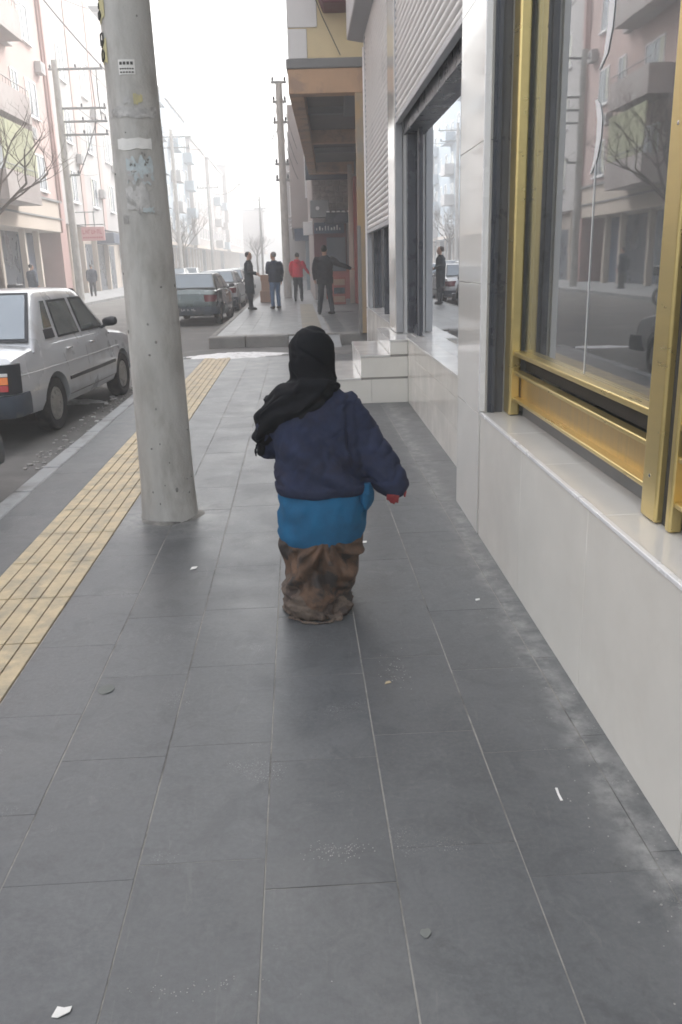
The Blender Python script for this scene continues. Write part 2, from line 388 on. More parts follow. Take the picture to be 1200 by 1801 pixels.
XC = [-1.982, -1.615, -1.182+.0, -.837, -.491, -.147, .198, .543, .888, 1.25, 1.6]
PH = {-1.182: .0, -.837: .44, -.491: .136, -.147: .19, .198: .07, .543: .197, .888: .058}
def slabs(name, y0, y1, z, cols, base_z, length=.576, slope=None):
    mb = MB()
    for i, (a, b) in enumerate(cols):
        ph = PH.get(round(b, 3), random.random()*length)
        y = y0 - length + (ph - (y0 % length)) % length
        while y < y1:
            ya, yb = max(y, y0), min(y+length, y1)
            if yb-ya > .03:
                gl = random.choice([.0004, .0006, .0008, .0016]); gs = .0014+.0014*random.random()
                t = random.uniform(.93, 1.07)
                zz = z + random.uniform(-.0006, .0006)
                x0, x1, u0, u1 = a+gs, b-gs, ya+gl, yb-gl; e = .0008
                mb.add([(x0,u0,base_z),(x1,u0,base_z),(x1,u1,base_z),(x0,u1,base_z),
                        (x0,u0,zz-e),(x1,u0,zz-e),(x1,u1,zz-e),(x0,u1,zz-e),
                        (x0+e,u0+e,zz),(x1-e,u0+e,zz),(x1-e,u1-e,zz),(x0+e,u1-e,zz)],
                       [(0,1,5,4),(1,2,6,5),(2,3,7,6),(3,0,4,7),(4,5,9,8),(5,6,10,9),(6,7,11,10),(7,4,8,11),(8,9,10,11)], 0, t)
            y += length
    me = mesh_of(name, mb, False)
    ca = me.color_attributes.new('tone', 'FLOAT_COLOR', 'CORNER')
    for pl in me.polygons:
        t = mb.c[pl.index]
        for li in pl.loop_indices: ca.data[li].color = (t, t, t, 1)
    return tag(obj(name, me, M['paving']), kind='structure')

# solid bed of the near pavement (also the mortar seen in the joints)
b = MB(); b.box(-1.982, 3.2, -3.0, 14.6, -.30, -.0012); struct('pavement_bed', b, M['mortar'], smooth=False)
near_cols = [(-1.982,-1.627), (-1.167,-.837), (-.837,-.491), (-.491,-.147), (-.147,.198), (.198,.543), (.543,.888), (.888,1.235)]
PHn = {}
slabs('pavement', -3.0, 14.6, 0.0, near_cols, -.02)
# kerb stones of the near pavement
k = MB(); y = -3.0
while y < 14.5:
    k.box(-2.13, -1.985, y+.003, y+.75-.003, -.30, .002+random.uniform(-.002,.002)); y += .75
struct('kerb', k, M['kerb'], bevel=.018)
# tactile strip
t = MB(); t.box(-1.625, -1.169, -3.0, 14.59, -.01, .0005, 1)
y = -3.0+.12; pit = .52
while y < 14.5:
    for i in range(6):
        xa = -1.622+i*.0755
        t.box(xa+.003, xa+.0725, y+.004, min(y+pit-.004, 14.58), .0, .0062+random.uniform(-.0006,.0006))
    y += pit
struct('tactile_paving', t, [M['tactile'], M['groove']], bevel=.002, seg=1)

# crossing dip and the far pavement
b = MB(); b.box(-1.72, 3.2, 17.8, 120, -.30, .0965); struct('far_pavement_bed', b, M['mortar'], smooth=False)
cols = []; x = -1.72
while x < 3.0: cols.append((x, x+.345)); x += .345
cols = [c for c in cols if not (c[0] > -.02 and c[1] < .7)]
ram = [( -.2, .68)]
slabs('far_pavement', 18.0, 70, .10, cols, .08)
fp = MB(); fp.box(-.03, .67, 18.0, 70, .08, .099); struct('far_pavement_middle', fp, M['kerb'], smooth=False)
t = MB(); y = 18.3
while y < 30:
    t.box(.09, .53, y+.006, y+.49, .095, .106); y += .5
struct('far_tactile_paving', t, M['faded_tactile'], smooth=False)
k = MB(); x = -1.95
for (x0, x1) in [(-1.86,-1.1),(-1.09,-.22),(.86,1.5),(1.51,2.3)]:
    k.box(x0, x1, 17.62, 17.99, -.25, .104)
for i in range(60): k.box(-1.865, -1.725, 18.1+i*.9, 18.1+i*.9+.893, -.25, .102)
struct('far_kerb', k, M['greycol'], bevel=.03)
r = MB(); r.add([(-.2,16.7,-.116),(.85,16.7,-.116),(.85,18.0,.1),(-.2,18.0,.1),(-.2,16.7,-.3),(.85,16.7,-.3),(.85,18.0,-.3),(-.2,18.0,-.3)],
      [(0,1,2,3),(0,4,5,1),(1,5,6,2),(3,2,6,7),(0,3,7,4)])
struct('dropped_kerb_ramp', r, M['kerb'], smooth=False)
a = MB(); a.add([(-2.2,14.6,-.006),(3.2,14.6,-.006),(3.2,17.2,-.112),(-2.2,17.2,-.112),(-2.2,14.6,-.3),(3.2,14.6,-.3),(3.2,17.2,-.3),(-2.2,17.2,-.3)], [(0,1,2,3),(0,3,7,4),(1,5,6,2),(0,4,5,1),(3,2,6,7)])
struct('alley_ramp', a, M['asphalt'], smooth=False)
# opposite pavement
b = MB(); b.box(-16, -9.75, -20, 200, -.3, .0); b.box(-9.74, -9.6, -20, 200, -.3, .004); struct('opposite_pavement', b, M['kerb'], smooth=False)

# dirty slush and rubble by the kerb
def patch(name, cx, cy, rx, ry, z, h, m, seed, label, cat, slope=0):
    random.seed(seed); mb = MB(); n, rr = 40, 7; rings = []
    for j in range(rr+1):
        q = 1-j/rr; ring = []
        for i in range(n):
            a = 2*math.pi*i/n
            e = 1+.38*mnoise.noise(Vector((math.cos(a)*2.2+seed, math.sin(a)*2.2, 0)))+.15*mnoise.noise(Vector((math.cos(a)*7+seed, math.sin(a)*7, 2)))
            x = cx+rx*q*e*math.cos(a); y = cy+ry*q*e*math.sin(a)
            hz = h*(1-q**2)*(1+.8*mnoise.noise(Vector((x*9, y*9, seed)))) if j else -.004
            ring.append((x, y, z+hz+slope*(y-cy)))
        rings.append(ring)
    mb.loft(rings); return tag(obj(name, mb, m), label, cat, kind='stuff')
patch('slush', -1.15, 15.25, .85, .85, -.031, .035, M['slush'], 3, 'white slush spread across the dip before the far kerb', 'slush', -.0408)
patch('slush', -2.9, 15.5, .7, .16, -.120, .03, M['slush'], 5, 'thin white streak of slush in the road dip', 'slush')
patch('slush', -2.95, 10.95, .42, .22, -.12, .03, M['slush'], 8, 'white slush on the road under the silver car', 'slush')
patch('slush', -2.28, 12.7, .12, .9, -.12, .035, M['slush'], 11, 'slush lying in the gutter ahead of the silver car', 'slush')
def scatter(name, n, x0, x1, y0, y1, z, r0, r1, m, label, cat, seed):
    random.seed(seed); mb = MB()
    for i in range(n):
        x, y = random.uniform(x0, x1), random.uniform(y0, y1); r = random.uniform(r0, r1)
        if name == 'chalk_crumbs': x, y = random.gauss((x0+x1)/2, (x1-x0)/3.0), random.gauss((y0+y1)/2, (y1-y0)/3.6)
        pts = [(x+r*math.cos(a)*random.uniform(.6,1.2), y+r*math.sin(a)*random.uniform(.6,1.2)) for a in [k*math.pi/3 for k in range(6)]]
        mb.prism(pts, r*random.uniform(.3,.8), lambda u, v, w: (u+(x-u)*w*6*.3, v, z+w))
    return tag(obj(name, mb, m, smooth=False), label, cat, kind='stuff')
scatter('gutter_rubble', 230, -2.50, -2.14, 7.2, 13.9, -.122, .005, .026, M['rubble'], 'pale rubble and grit lying in the gutter by the kerb', 'rubble', 4)
scatter('gutter_litter', 30, -2.55, -2.16, 9.2, 12.6, -.122, .01, .035, M['slush'], 'white bits of litter in the gutter beside the silver car', 'litter', 6)
scatter('paving_grit', 260, .74, .96, 1.2, 9.0, .0, .0012, .0035, M['rubble'], 'fine pale grit along the foot of the shop wall', 'grit', 9)

scatter('chalk_crumbs', 110, -.02, .125, 1.90, 1.965, .0, .0010, .0022, M['rubble'], 'smear of pale crumbs across the middle slab near the bottom', 'crumbs', 14)
scatter('chalk_crumbs', 60, .28, .37, 2.83, 3.10, .0, .0010, .0026, M['rubble'], 'scuffed patch of grit on the slab right of the long joint', 'crumbs', 15)
scatter('chalk_crumbs', 45, -.45, -.1, 1.46, 1.53, .0, .0009, .0022, M['rubble'], 'thin line of pale specks across the lowest slabs', 'crumbs', 16)
# single scraps on the paving
def scrap(px, py, poly, label, m='paper', z=.0, h=.002, name='paper_scrap', cat='paper scrap'):
    mb = MB(); mb.prism(poly, h, lambda u, v, w: (px+u, py+v, z+w+.0015*math.sin(u*90)+.0016))
    return tag(obj(name, mb, M[m], smooth=False), label, cat)
scrap(-.576, 1.463, [(-.018,-.012),(-.004,-.016),(.02,-.004),(.021,.010),(.004,.008),(-.012,.014)], 'torn white paper scrap in the bottom left corner')
scrap(-.791, 2.919, [(.028*math.cos(a)*1.1, .036*math.sin(a)) for a in [k*math.pi/8 for k in range(16)]], 'flat pale round blob trodden onto the slab near the yellow strip', 'gum', h=.001, name='gum_spot', cat='gum')
scrap(-.61, 4.22, [(-.016,-.02),(.016,-.014),(.02,.018),(-.01,.02)], 'small white paper scrap in front of the concrete pole')
scrap(.325, 4.53, [(-.016,-.012),(.014,-.018),(.018,.012),(-.012,.018)], 'small white paper scrap just right of the brown skirt')
scrap(.72, 2.12, [(-.003,-.03),(.004,-.03),(.003,.0),(.006,.03),(-.001,.032),(-.003,.0)], 'thin white stick lying on the slab near the dusty wall', name='white_stick', cat='stick')
scrap(.285, 2.86, [(-.012,-.008),(.014,-.004),(.008,.012),(-.006,.008)], 'tiny cream crumb on the slab right of the long joint', 'tactile', name='crumb', cat='crumb')
scrap(.79, 3.62, [(-.01,-.01),(.01,-.006),(.012,.01),(-.008,.01)], 'tiny white scrap beside the dusty wall edge')
scrap(.245, 1.62, [(.013*math.cos(a), .014*math.sin(a)*(1+.2*math.sin(3*a))) for a in [k*math.pi/8 for k in range(16)]], 'pale green grey gum spot low in the middle right', 'gum', h=.001, name='gum_spot', cat='gum')
mh = MB(); mh.tube([(0,0,0),(0,0,.008)], .42, 36); mh.tube([(0,0,.004),(0,0,.012)], .33, 36)
tag(obj('manhole_cover', mh, M['manhole'], loc=(1.22, 25.3, .1)), 'round dark iron manhole cover in the far pavement by the shop', 'manhole cover')

# ------------------------------------------------------------------ near building on the right  (facade coordinates s, y, z)
def W(s, y, z): return (s+.010*y, y, z)
B1 = thing('shop_building', 'near shop building with beige tiled base, gold framed window and half lowered metal shutters', 'building', (0,0,0))
def part(name, mb, m, parent=B1, **k): return obj(name, mb.xf(W), m, parent, **k)

# masses behind the fronts
w = MB()
w.box(3.4, 7.5, -6, 15.3, -.2, 13)            # back
w.box(1.16, 3.4, 10.2, 11.0, -.2, 13)         # cross walls
w.box(1.16, 3.4, 4.75, 5.3, .70, 13)
w.box(1.10, 3.4, 14.9, 15.3, -.2, 13)
w.box(1.14, 3.4, -6, 4.75, 3.75, 13)          # above gold windows
w.box(1.30, 3.4, 5.3, 10.2, 5.0, 13); w.box(1.30, 3.4, 11.0, 14.9, 5.0, 13)
w.box(1.14, 3.4, -6, -5.8, -.2, 3.75)
part('wall', w, M['white_wall'], smooth=False)
fl = MB(); fl.box(1.20, 3.4, -5.8, 4.75, .60, .69); fl.box(1.22, 3.4, 5.3, 14.9, .60, .69); part('shop_floor', fl, M['interior'], smooth=False)
il = MB(); il.box(3.30, 3.399, -5.8, 14.9, .69, 5.0); part('back_room_wall', il, M['interior'], smooth=False)

# tiled base of the near window
bk = MB(); bk.box(.958, 1.2, -6, 5.3, -.2, .70); bk.box(1.118, 1.22, 5.3, 9.35, -.2, .69); bk.box(1.10, 1.28, 11.1, 15.3, -.2, .72); part('base_backing', bk, M['grout'], smooth=False)
tl = MB()
ys = [-4.4, -3.5, -2.6, -1.7, -.8, .1, .98, 1.86, 2.73, 3.66, 4.585]
for a, c in zip(ys[:-1], ys[1:]): tl.box(.950, .965, a+.001, c-.001, 0, .700)
part('base_tile', tl, M['tile'], bevel=.001, seg=1)
tl = MB()
for a, c in [(5.302,6.6),(6.6,7.9),(7.9,9.35)]:
    for z0, z1 in [(0,.29),(.29,.53),(.53,.69)]: tl.box(1.110, 1.125, a+.001, c-.001, z0+.001, z1-.001)
part('base_tile', tl, M['tile'], bevel=.001, seg=1); tl = MB()
for a, c in [(11.1,12.4),(12.4,13.8),(13.8,15.3)]: tl.box(1.09, 1.105, a+.001, c-.001, .1, .718)
part('base_tile', tl, M['tile'], bevel=.001, seg=1)
# sills
sl = MB()
for a, c in [(-4.4,-3.2),(-3.2,-2.0),(-2.0,-.8),(-.8,.4),(.4,1.5),(1.5,2.62),(2.62,3.35),(3.35,4.0),(4.0,4.80)]: sl.box(.966, 1.25, a+.0012, c-.0012, .690, .712)
part('sill', sl, M['sill'], bevel=.0015, seg=1)
st = MB(); st.box(.946, .9655, -4.4, 4.60, .7005, .717); part('sill_edge_trim', st, M['trim'], bevel=.003)
sl = MB()
for a, c in [(5.302,6.4),(6.4,7.4),(7.4,8.4),(8.4,9.345)]: sl.box(1.095, 1.36, a+.001, c-.001, .691, .715)
part('sill', sl, M['sill'], bevel=.002, seg=1); sl = MB()
for a, c in [(11.1,13.1),(13.1,15.3)]: sl.box(1.08, 1.34, a+.001, c-.001, .72, .745)
part('sill', sl, M['sill'], bevel=.002, seg=1)
# door landing
dl = MB(); dl.box(1.226, 1.45, 9.352, 11.09, -.1, .70); part('landing', dl, M['sill'], smooth=False)
# white pilaster between gold window and shuttered window
pl = MB()
for z0, z1 in [(0,.70),(.702,1.405),(1.407,2.12),(2.122,2.83),(2.832,3.6),(3.602,5.0)]: pl.box(.947, 1.24, 4.612, 5.30, z0, z1)
part('pilaster', pl, M['tileg'], bevel=.0015, seg=1)
pt = MB(); pt.box(.941, .975, 4.588, 4.611, .72, 5.0); part('pilaster_edge_trim', pt, M['trim'], bevel=.003)
pt = MB(); pt.box(.985, 1.08, 4.76, 4.84, 5, 5.2)
# white column between the two shutters
wc = MB(); wc.box(1.07, 1.159, 10.24, 10.98, .70, 5.0); part('column', wc, M['tileg'], bevel=.004)

# gold windows
def gold_window(y0, y1, last=False):
    top = 3.7
    fr = MB()
    fr.box(1.085, 1.133, y0-.12, y0, .715, top)           # near post
    fr.box(1.10, 1.125, y0-.02, y0+.012, .72, top)
    o = part('gold_window_frame', fr, M['gold'], bevel=.010, seg=3)
    rl = MB()
    rl.box(1.098, 1.160, y0, y1, 1.036, 1.062); rl.box(1.098, 1.150, y0, y1, .938, .957); rl.box(1.098, 1.155, y0, y1, .797, .815)
    q = part('rail', rl, M['gold'], o, bevel=.006, seg=3)
    pn = MB(); pn.box(1.140, 1.152, y0, y1, .815, .938); part('kick_panel', pn, M['goldpanel'], o)
    dk = MB(); dk.box(1.165, 1.175, y0, y1, .957, 1.036); part('dark_backing', dk, M['darkgap'], o, smooth=False); dk = MB(); dk.box(1.158, 1.175, y0, y1, .712, .797); part('kick_strip', dk, M['greyband'], o, smooth=False)
    gl = MB(); gl.box(1.150, 1.158, y0+.003, y1-.003, 1.062, top); part('glass_pane', gl, M['glass'], o, smooth=False)
    return o
gw = gold_window(2.62, 4.47)
sc2 = MB()
for z in (.86, 1.9, 2.9): part('screw', MB().ball((1.0845, 2.56, z), (.003,.007,.007), 10, 6), M['chrome'], gw)
fr = MB(); fr.box(1.080, 1.140, 4.47, 4.60, .715, 3.7); part('gold_post', fr, M['gold'], bevel=.012, seg=3)
gold_window(.36, 2.40); gold_window(-2.0, .16)
fr = MB(); fr.box(1.090, 1.133, 2.400, 2.435, .715, 3.7); part('gold_post', fr, M['gold'], bevel=.008, seg=3)
dk = MB(); dk.box(1.11, 1.17, 2.436, 2.499, .713, 3.7); part('dark_filler', dk, M['darkgap'], smooth=False)
inn = MB(); inn.box(1.22, 1.27, 4.22, 4.36, 1.0, 3.7); part('inner_gold_post', inn, M['gold'], bevel=.008)
dgd = MB(); dgd.box(1.06, 1.16, 4.66, 4.74, .713, 5.0)
part('shutter_guide', MB().box(.985, 1.06, 4.625-.012, 4.625, .712, 5), M['darkframe'], bevel=.002)
sg = MB(); sg.box(.99, 1.075, 4.597, 4.6115, .713, 5.0); sg.box(1.005, 1.03, 4.585, 4.5975, .713, 5.0); part('shutter_guide', sg, M['darkframe'], bevel=.003)
cu = MB(); rings = []
for i in range(60):
    yy = 3.96+i*.0042; rings.append([(1.20+.012*math.sin(i*1.05), yy, .75), (1.20+.012*math.sin(i*1.05), yy, 3.7)])
cu.loft(rings, cap=False, closed=False); part('curtain', cu, M['curtain'])
sh = MB(); sh.box(1.5, 2.4, 1.2, 3.6, .69, 1.25); sh.box(1.6, 2.2, 1.5, 2.0, 1.25, 1.7); part('display_counter', sh, M['greyband'], bevel=.02)
# curved white strips stuck on the glass, and the vertical panel edge
vy = MB()
def arc(pts, wid):
    L = [(y+w0, z) for (y, z), w0 in zip(pts, wid)] + [(y-w0, z) for (y, z), w0 in reversed(list(zip(pts, wid)))]
    vy.prism(L, .002, lambda u, v, w: (1.1465+w, u, v))
arc([(3.51,1.85),(3.46,1.90),(3.435,1.97),(3.435,2.04),(3.46,2.09),(3.49,2.115)], [.005,.018,.026,.027,.022,.012])
arc([(3.47,2.215),(3.41,2.255),(3.38,2.33),(3.37,2.42),(3.37,2.6),(3.39,2.9)], [.004,.020,.028,.030,.030,.01])
vy.box(1.1465, 1.1485, 3.455, 3.460, 1.07, 1.93)
part('white_decal', vy, M['vinyl'], smooth=False)

# shuttered window
def shutter(y0, y1, z0, z1, s=1.105):
    mb = MB(); pitch = .076; prof = []
    n = int((z1-z0)/pitch)
    for i in range(n):
        z = z0+i*pitch
        for q, d in ((0,.0),(.10,-.010),(.3,-.020),(.5,-.023),(.7,-.020),(.88,-.010),(.97,.0)): prof.append((s+d, z+q*pitch))
    prof.append((s, z0+n*pitch))
    ring0 = [(p[0], y0, p[1]) for p in prof]; ring1 = [(p[0], y1, p[1]) for p in prof]
    mb.loft([ring0, ring1], cap=False, closed=False)
    mb.loft([[(p[0]+.03, p[1], p[2]) for p in ring1], [(p[0]+.03, p[1], p[2]) for p in ring0]], cap=False, closed=False)
    o = part('shutter', mb, M['shutter'], ang=25)
    bt = MB(); bt.box(s-.028, s+.035, y0, y1, z0-.055, z0-.001); part('bottom_bar', bt, M['steel'], o, bevel=.006)
    for a in (y0-.001, y1-.054):
        gd = MB(); gd.box(s-.03, s+.052, a+(-.05 if a < y0 else .055), a+(0 if a < y0 else .105), .70, 5.0); part('guide_rail', gd, M['steel'], o, bevel=.005)
    return o
shutter(5.36, 10.18, 3.05, 5.0)
shutter(11.06, 14.80, 2.02, 5.0)
hd = MB(); hd.box(1.17, 1.34, 5.302, 10.198, 2.88, 3.25); hd.box(1.27, 1.30, 9.62, 9.70, .70, 2.88); hd.box(1.20, 1.30, 10.08, 10.198, .70, 2.88); hd.box(1.26, 1.30, 9.70, 10.08, .70, .80)
part('window_frame', hd, M['darkframe'], bevel=.006)
hd = MB(); hd.box(1.285, 1.299, 9.78, 9.86, .81, 2.87); part('door_frame', hd, M['steel'], bevel=.004)
gl = MB(); gl.box(1.290, 1.298, 5.31, 7.19, .716, 2.88); gl.box(1.290, 1.298, 7.205, 9.615, .716, 2.88); part('glass_pane', gl, M['glass2'], smooth=False)
gl = MB(); gl.box(1.284, 1.302, 7.190, 7.205, .716, 2.88); part('pane_joint', gl, M['steel'], smooth=False)
gl = MB(); gl.box(1.30, 1.31, 9.71, 10.07, .80, 2.88); part('door_glass', gl, M['glass2'], smooth=False)
gl = MB(); gl.box(1.250, 1.258, 11.2, 14.8, .745, 2.3); part('glass_pane', gl, M['glass2'], smooth=False)
for a, c in ((14.8,14.88),(13.0,13.06),(11.02,11.2)): part('window_frame', MB().box(1.19, 1.249, a, c, .745, 2.3), M['darkframe'], bevel=.004)
bl = MB(); bl.box(1.5, 1.52, 11.3, 14.8, .75, 2.4); part('blue_blind', bl, M['paleblue'], smooth=False)
# shutter housing over the far end
hb = MB(); hb.prism([(.83,4.99),(1.20,4.93),(1.20,5.9),(.83,5.9)], 10.0, lambda u, v, w: (u, 5.3+w, v)); part('shutter_box', hb, M['steel'], bevel=.02)
part('drain_pipe', MB().tube([(1.115,15.36,.12),(1.115,15.36,4.9)], .03, 12), M['trim'])

# tiled entrance steps
S = thing('entrance_steps', 'beige tiled steps with white treads leading up to the shop door', 'steps', (0,0,0))
def stp(name, mb, m, **k): return obj(name, mb.xf(W), m, S, **k)
c = MB()
for (a, z) in [(.22,.285),(.585,.53),(.915,.69)]: c.box(a+.012, 1.224 if z > .6 else 1.2, 9.362, 11.08, -.1, z-.02)
cc = MB(); cc.box(.232,1.108,9.362,11.08,-.1,.262); cc.box(.597,1.108,9.362,11.08,.262,.508); cc.box(.927,1.108,9.362,11.08,.508,.67); stp('core', cc, M['grout'], smooth=False)
f = MB()
f.box(.22,.70,9.35,9.361,0,.264); f.box(.702,1.108,9.35,9.361,0,.264)
f.box(.587,1.108,9.35,9.361,.288,.508); f.box(.917,1.108,9.35,9.361,.534,.668)
stp('side_tile', f, M['tile'], bevel=.001, seg=1)
f = MB(); f.box(.22,.231,9.362,11.08,0,.264); f.box(.585,.596,9.362,11.08,.288,.508); f.box(.915,.926,9.362,11.08,.534,.668); stp('riser', f, M['sill'], bevel=.001, seg=1)
for (x0, x1, z) in [(.212,.584,.264),(.577,.914,.510),(.907,1.224,.670)]:
    f = MB(); f.box(x0, x1, 9.342 if x1<1 else 9.352, 11.085, z+.0008, z+.022); stp('tread', f, M['sill'], bevel=.002, seg=1)

# ------------------------------------------------------------------ second building on the right, with the overhang
B2 = thing('overhanging_building', 'yellow building with white corner blocks over a brown overhang, beyond the shutters', 'building', (1.30,17.5,.0), -R(2.3))
def p2(name, mb, m, parent=B2, **k): return obj(name, mb, m, parent, **k)
u = MB(); u.box(-1.26, 8, .06, 15.9, 5.20, 16); p2('upper_wall', u, M['yellow_wall'], smooth=False)
bd = MB(); bd.box(-1.33, .32, -.03, 16, 5.03, 5.20); p2('ledge', bd, M['greyband'], bevel=.02)
fs = MB(); fs.box(-1.30, .16, 0, .34, 4.60, 5.028); fs.box(-1.30, -1.02, .342, 15.7, 4.60, 5.028); fs.box(-1.018, .35, 7.2, 7.5, 4.62, 5.028); fs.box(-1.018, .35, 15.0, 15.7, 4.60, 5.028)
p2('fascia_beam', fs, M['brown'], bevel=.01)
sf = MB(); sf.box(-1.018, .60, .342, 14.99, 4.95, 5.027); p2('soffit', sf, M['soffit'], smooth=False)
sb = MB()
for yy in (3.6, 10.9): p2('ceiling_beam', MB().box(-1.017, .3, yy, yy+.2, 4.80, 4.949), M['greyband'], bevel=.01)
p2('ceiling_beam', MB().box(-.2, .3, .5, 3.59, 4.72, 4.945), M['greyband'], bevel=.01)
co = MB(); co.box(-.04, .16, .0, .24, .10, 4.60); p2('corner_column', co, M['orange'], bevel=.012)
co = MB(); co.box(-.052, .02, -.012, .10, .10, 2.2); p2('column_render', co, M['greycol'], bevel=.01)
gw_ = MB(); gw_.box(.62, 7, .3, 15.9, .0, 5.0); gw_.box(.16, 7, .02, .3, .1, 4.6); p2('ground_floor_wall', gw_, M['greycol'], smooth=False)
dd = MB()
for yy in (1.0, 4.6, 8.2): dd.box(.56, .62, yy, yy+3.2, .1, 3.9)
p2('roller_door', dd, M['shopdark'], smooth=False)
for yy in (.5, 4.35, 7.9, 11.6):
    p2('pilaster', MB().box(.44, .619, yy, yy+.28, .1, 4.6), M['greyband'], bevel=.02)
p2('red_column', MB().box(.22, .60, 12.2, 12.6, .1, 4.2), M['redcol'], bevel=.02)
p2('cream_column', MB().box(.05, .2, 12.4, 12.6, .1, 4.6), M['cream'], bevel=.02)
# white corner blocks
qz = 5.21; i = 0
while qz < 14:
    wd = .54 if i % 2 else .34
    q = MB(); q.box(-1.285, -1.26+wd, .035, .06, qz, qz+.50); q.box(-1.285, -1.262, .061, wd+.06, qz, qz+.50)
    p2('corner_block', q, M['white_wall'], bevel=.012); qz += .52; i += 1
# maroon balcony box on the end wall
q = MB(); q.prism([(-.60,5.95),(-.16,5.95),(-.16,7.4),(-.78,7.4),(-.78,6.4)], .7, lambda a, b_, w_: (a, -.66+w_, b_)); p2('balcony_box', q, M['maroon'], bevel=.02)
q = MB(); q.box(-.15, .0, -.60, .05, 5.96, 7.4); p2('balcony_side', q, M['darkframe'], bevel=.01)
p2('wall_cable', MB().tube([(-.82,.03,6.4),(-.62,.03,5.9),(-.3,.03,5.25)], .008, 6), M['wire'])

# ------------------------------------------------------------------ third and fourth buildings on the right
B3 = thing('stone_fronted_shop', 'shop with maroon side wall, stone band and dark awning below the far overhang', 'building', (0,33.6,0))
def p3(name, mb, m, parent=B3, **k): return obj(name, mb, m, parent, **k)
p3('wall', MB().box(.72, 9, .35, 11, .1, 12), M['greywall'], smooth=False)
p3('maroon_panel', MB().box(.74, 2.0, .22, .349, 1.3, 2.9), M['maroon'], bevel=.02)
p3('lower_panel', MB().box(.72, 1.15, .18, .349, .1, 1.29), M['pale'], bevel=.02)
p3('lower_panel', MB().box(1.16, 2.2, .2, .349, .1, 1.29), M['redcol'], bevel=.02)
st_ = MB(); random.seed(3)
for zi in range(5):
    xx = .75
    while xx < 2.15:
        ww = random.uniform(.16,.36); st_.box(xx+.01, min(xx+ww, 2.2)-.01, random.uniform(.2,.27), .349, 3.45+zi*.2+.012, 3.65+zi*.2-.012); xx += ww
p3('stone_band', st_, M['stone'], bevel=.02)
p3('dark_opening', MB().box(.5, 2.2, .2, .349, 4.48, 5.8), M['shopdark'], bevel=.02)
aw = MB(); aw.prism([(0,0),(.9,-.15),(.9,-.52),(.0,-.5)], .95, lambda a, b_, w_: (1.20+w_, .2-a, 3.4+b_)); p3('awning', aw, M['shopdark'], bevel=.02)
p3('shop_sign', MB().box(.76, 1.9, .05, .199, 2.55, 2.95), M['shopblue'], bevel=.01)
q = MB(); random.seed(31)
for i in range(9): q.box(.84+i*.11, .84+i*.11+random.uniform(.03,.08), .035, .049, 2.66, 2.66+random.uniform(.08,.18))
p3('sign_lettering', q, M['pvc'], smooth=False)
p3('shop_window', MB().box(1.22, 1.95, .12, .199, 1.15, 2.4), M['bglass'], bevel=.01)
p3('side_sign', MB().box(.34, .70, .26, .33, 2.5, 3.0), M['pvc'], bevel=.01)
rk = thing('goods_rack', 'small red and dark goods rack standing by the far shop, past the man in black', 'rack', (1.45,29.6,.1))
obj('rack_frame', MB().box(-.22,.22,-.15,.15,.0,.9), M['redcol'], rk, bevel=.02)
for i in range(3): obj('shelf_goods', MB().box(-.19,.19,-.19,-.151,.08+i*.28,.28+i*.28), M['shopdark' if i % 2 else 'card'], rk, bevel=.01)
tr = MB()
for i in range(5): tr.box(1.22+i*.19, 1.34+i*.19, -.72, -.705, 3.26, 3.31)
p3('awning_marks', tr, M['pvc'], smooth=False)
ac = thing('air_conditioner', 'white air conditioning unit hung on the far shop corner beside the dark awning', 'air conditioner', (.98,33.35,3.10))
a_ = MB(); a_.box(-.36,.36,-.2,.2,0,.62); obj('casing', a_, M['metalgrey'], ac, bevel=.03)
a_ = MB(); a_.tube([(-.08,-.201,.33),(-.08,-.225,.33)], .24, 24); obj('fan_grille', a_, M['metalgrey'], ac)
a_ = MB(); a_.tube([(-.08,-.226,.33),(-.08,-.235,.33)], .07, 16); obj('fan_hub', a_, M['pvc'], ac)

def copy_part(src, parent, loc):
    o = src.copy(); COL.objects.link(o); o.parent = parent; o.location = loc
    for ch in src_children[src.name]:
        c_ = ch.copy(); COL.objects.link(c_); c_.parent = o
    return o
src_children = {}; _wc = {}
def window(parent, loc, w_, h_, style='pvc', rz=0):
    """window facing local +x; frame with a pane sub-part and sill"""
    key = (round(w_,2), round(h_,2), style)
    if key not in _wc:
        f = MB(); t_ = .07; d = .05
        f.box(0, d, -w_/2, w_/2, 0, t_); f.box(0, d, -w_/2, w_/2, h_-t_, h_); f.box(0, d, -w_/2, -w_/2+t_, t_, h_-t_); f.box(0, d, w_/2-t_, w_/2, t_, h_-t_)
        f.box(0, d-.005, -.035, .035, t_, h_-t_)
        f.box(0, .14, -w_/2-.08, w_/2+.08, -.08, -.004)
        o = obj('window', f, M[style], parent, loc=loc)
        p_ = MB(); p_.box(.012, .02, -w_/2+t_, w_/2-t_, t_, h_-t_); pane = obj('pane', p_, M['bglass'], o, smooth=False)
        cuw = MB(); cuw.box(.008, .0215, -w_/2+t_, -w_/2+t_+.22*w_, t_+.1, h_-t_); cpt = obj('curtain', cuw, M['curtain'], o, smooth=False)
        src_children[o.name] = [pane, cpt]; _wc[key] = o
    else: o = copy_part(_wc[key], parent, loc)
    o.rotation_euler = (0, 0, rz)
    return o

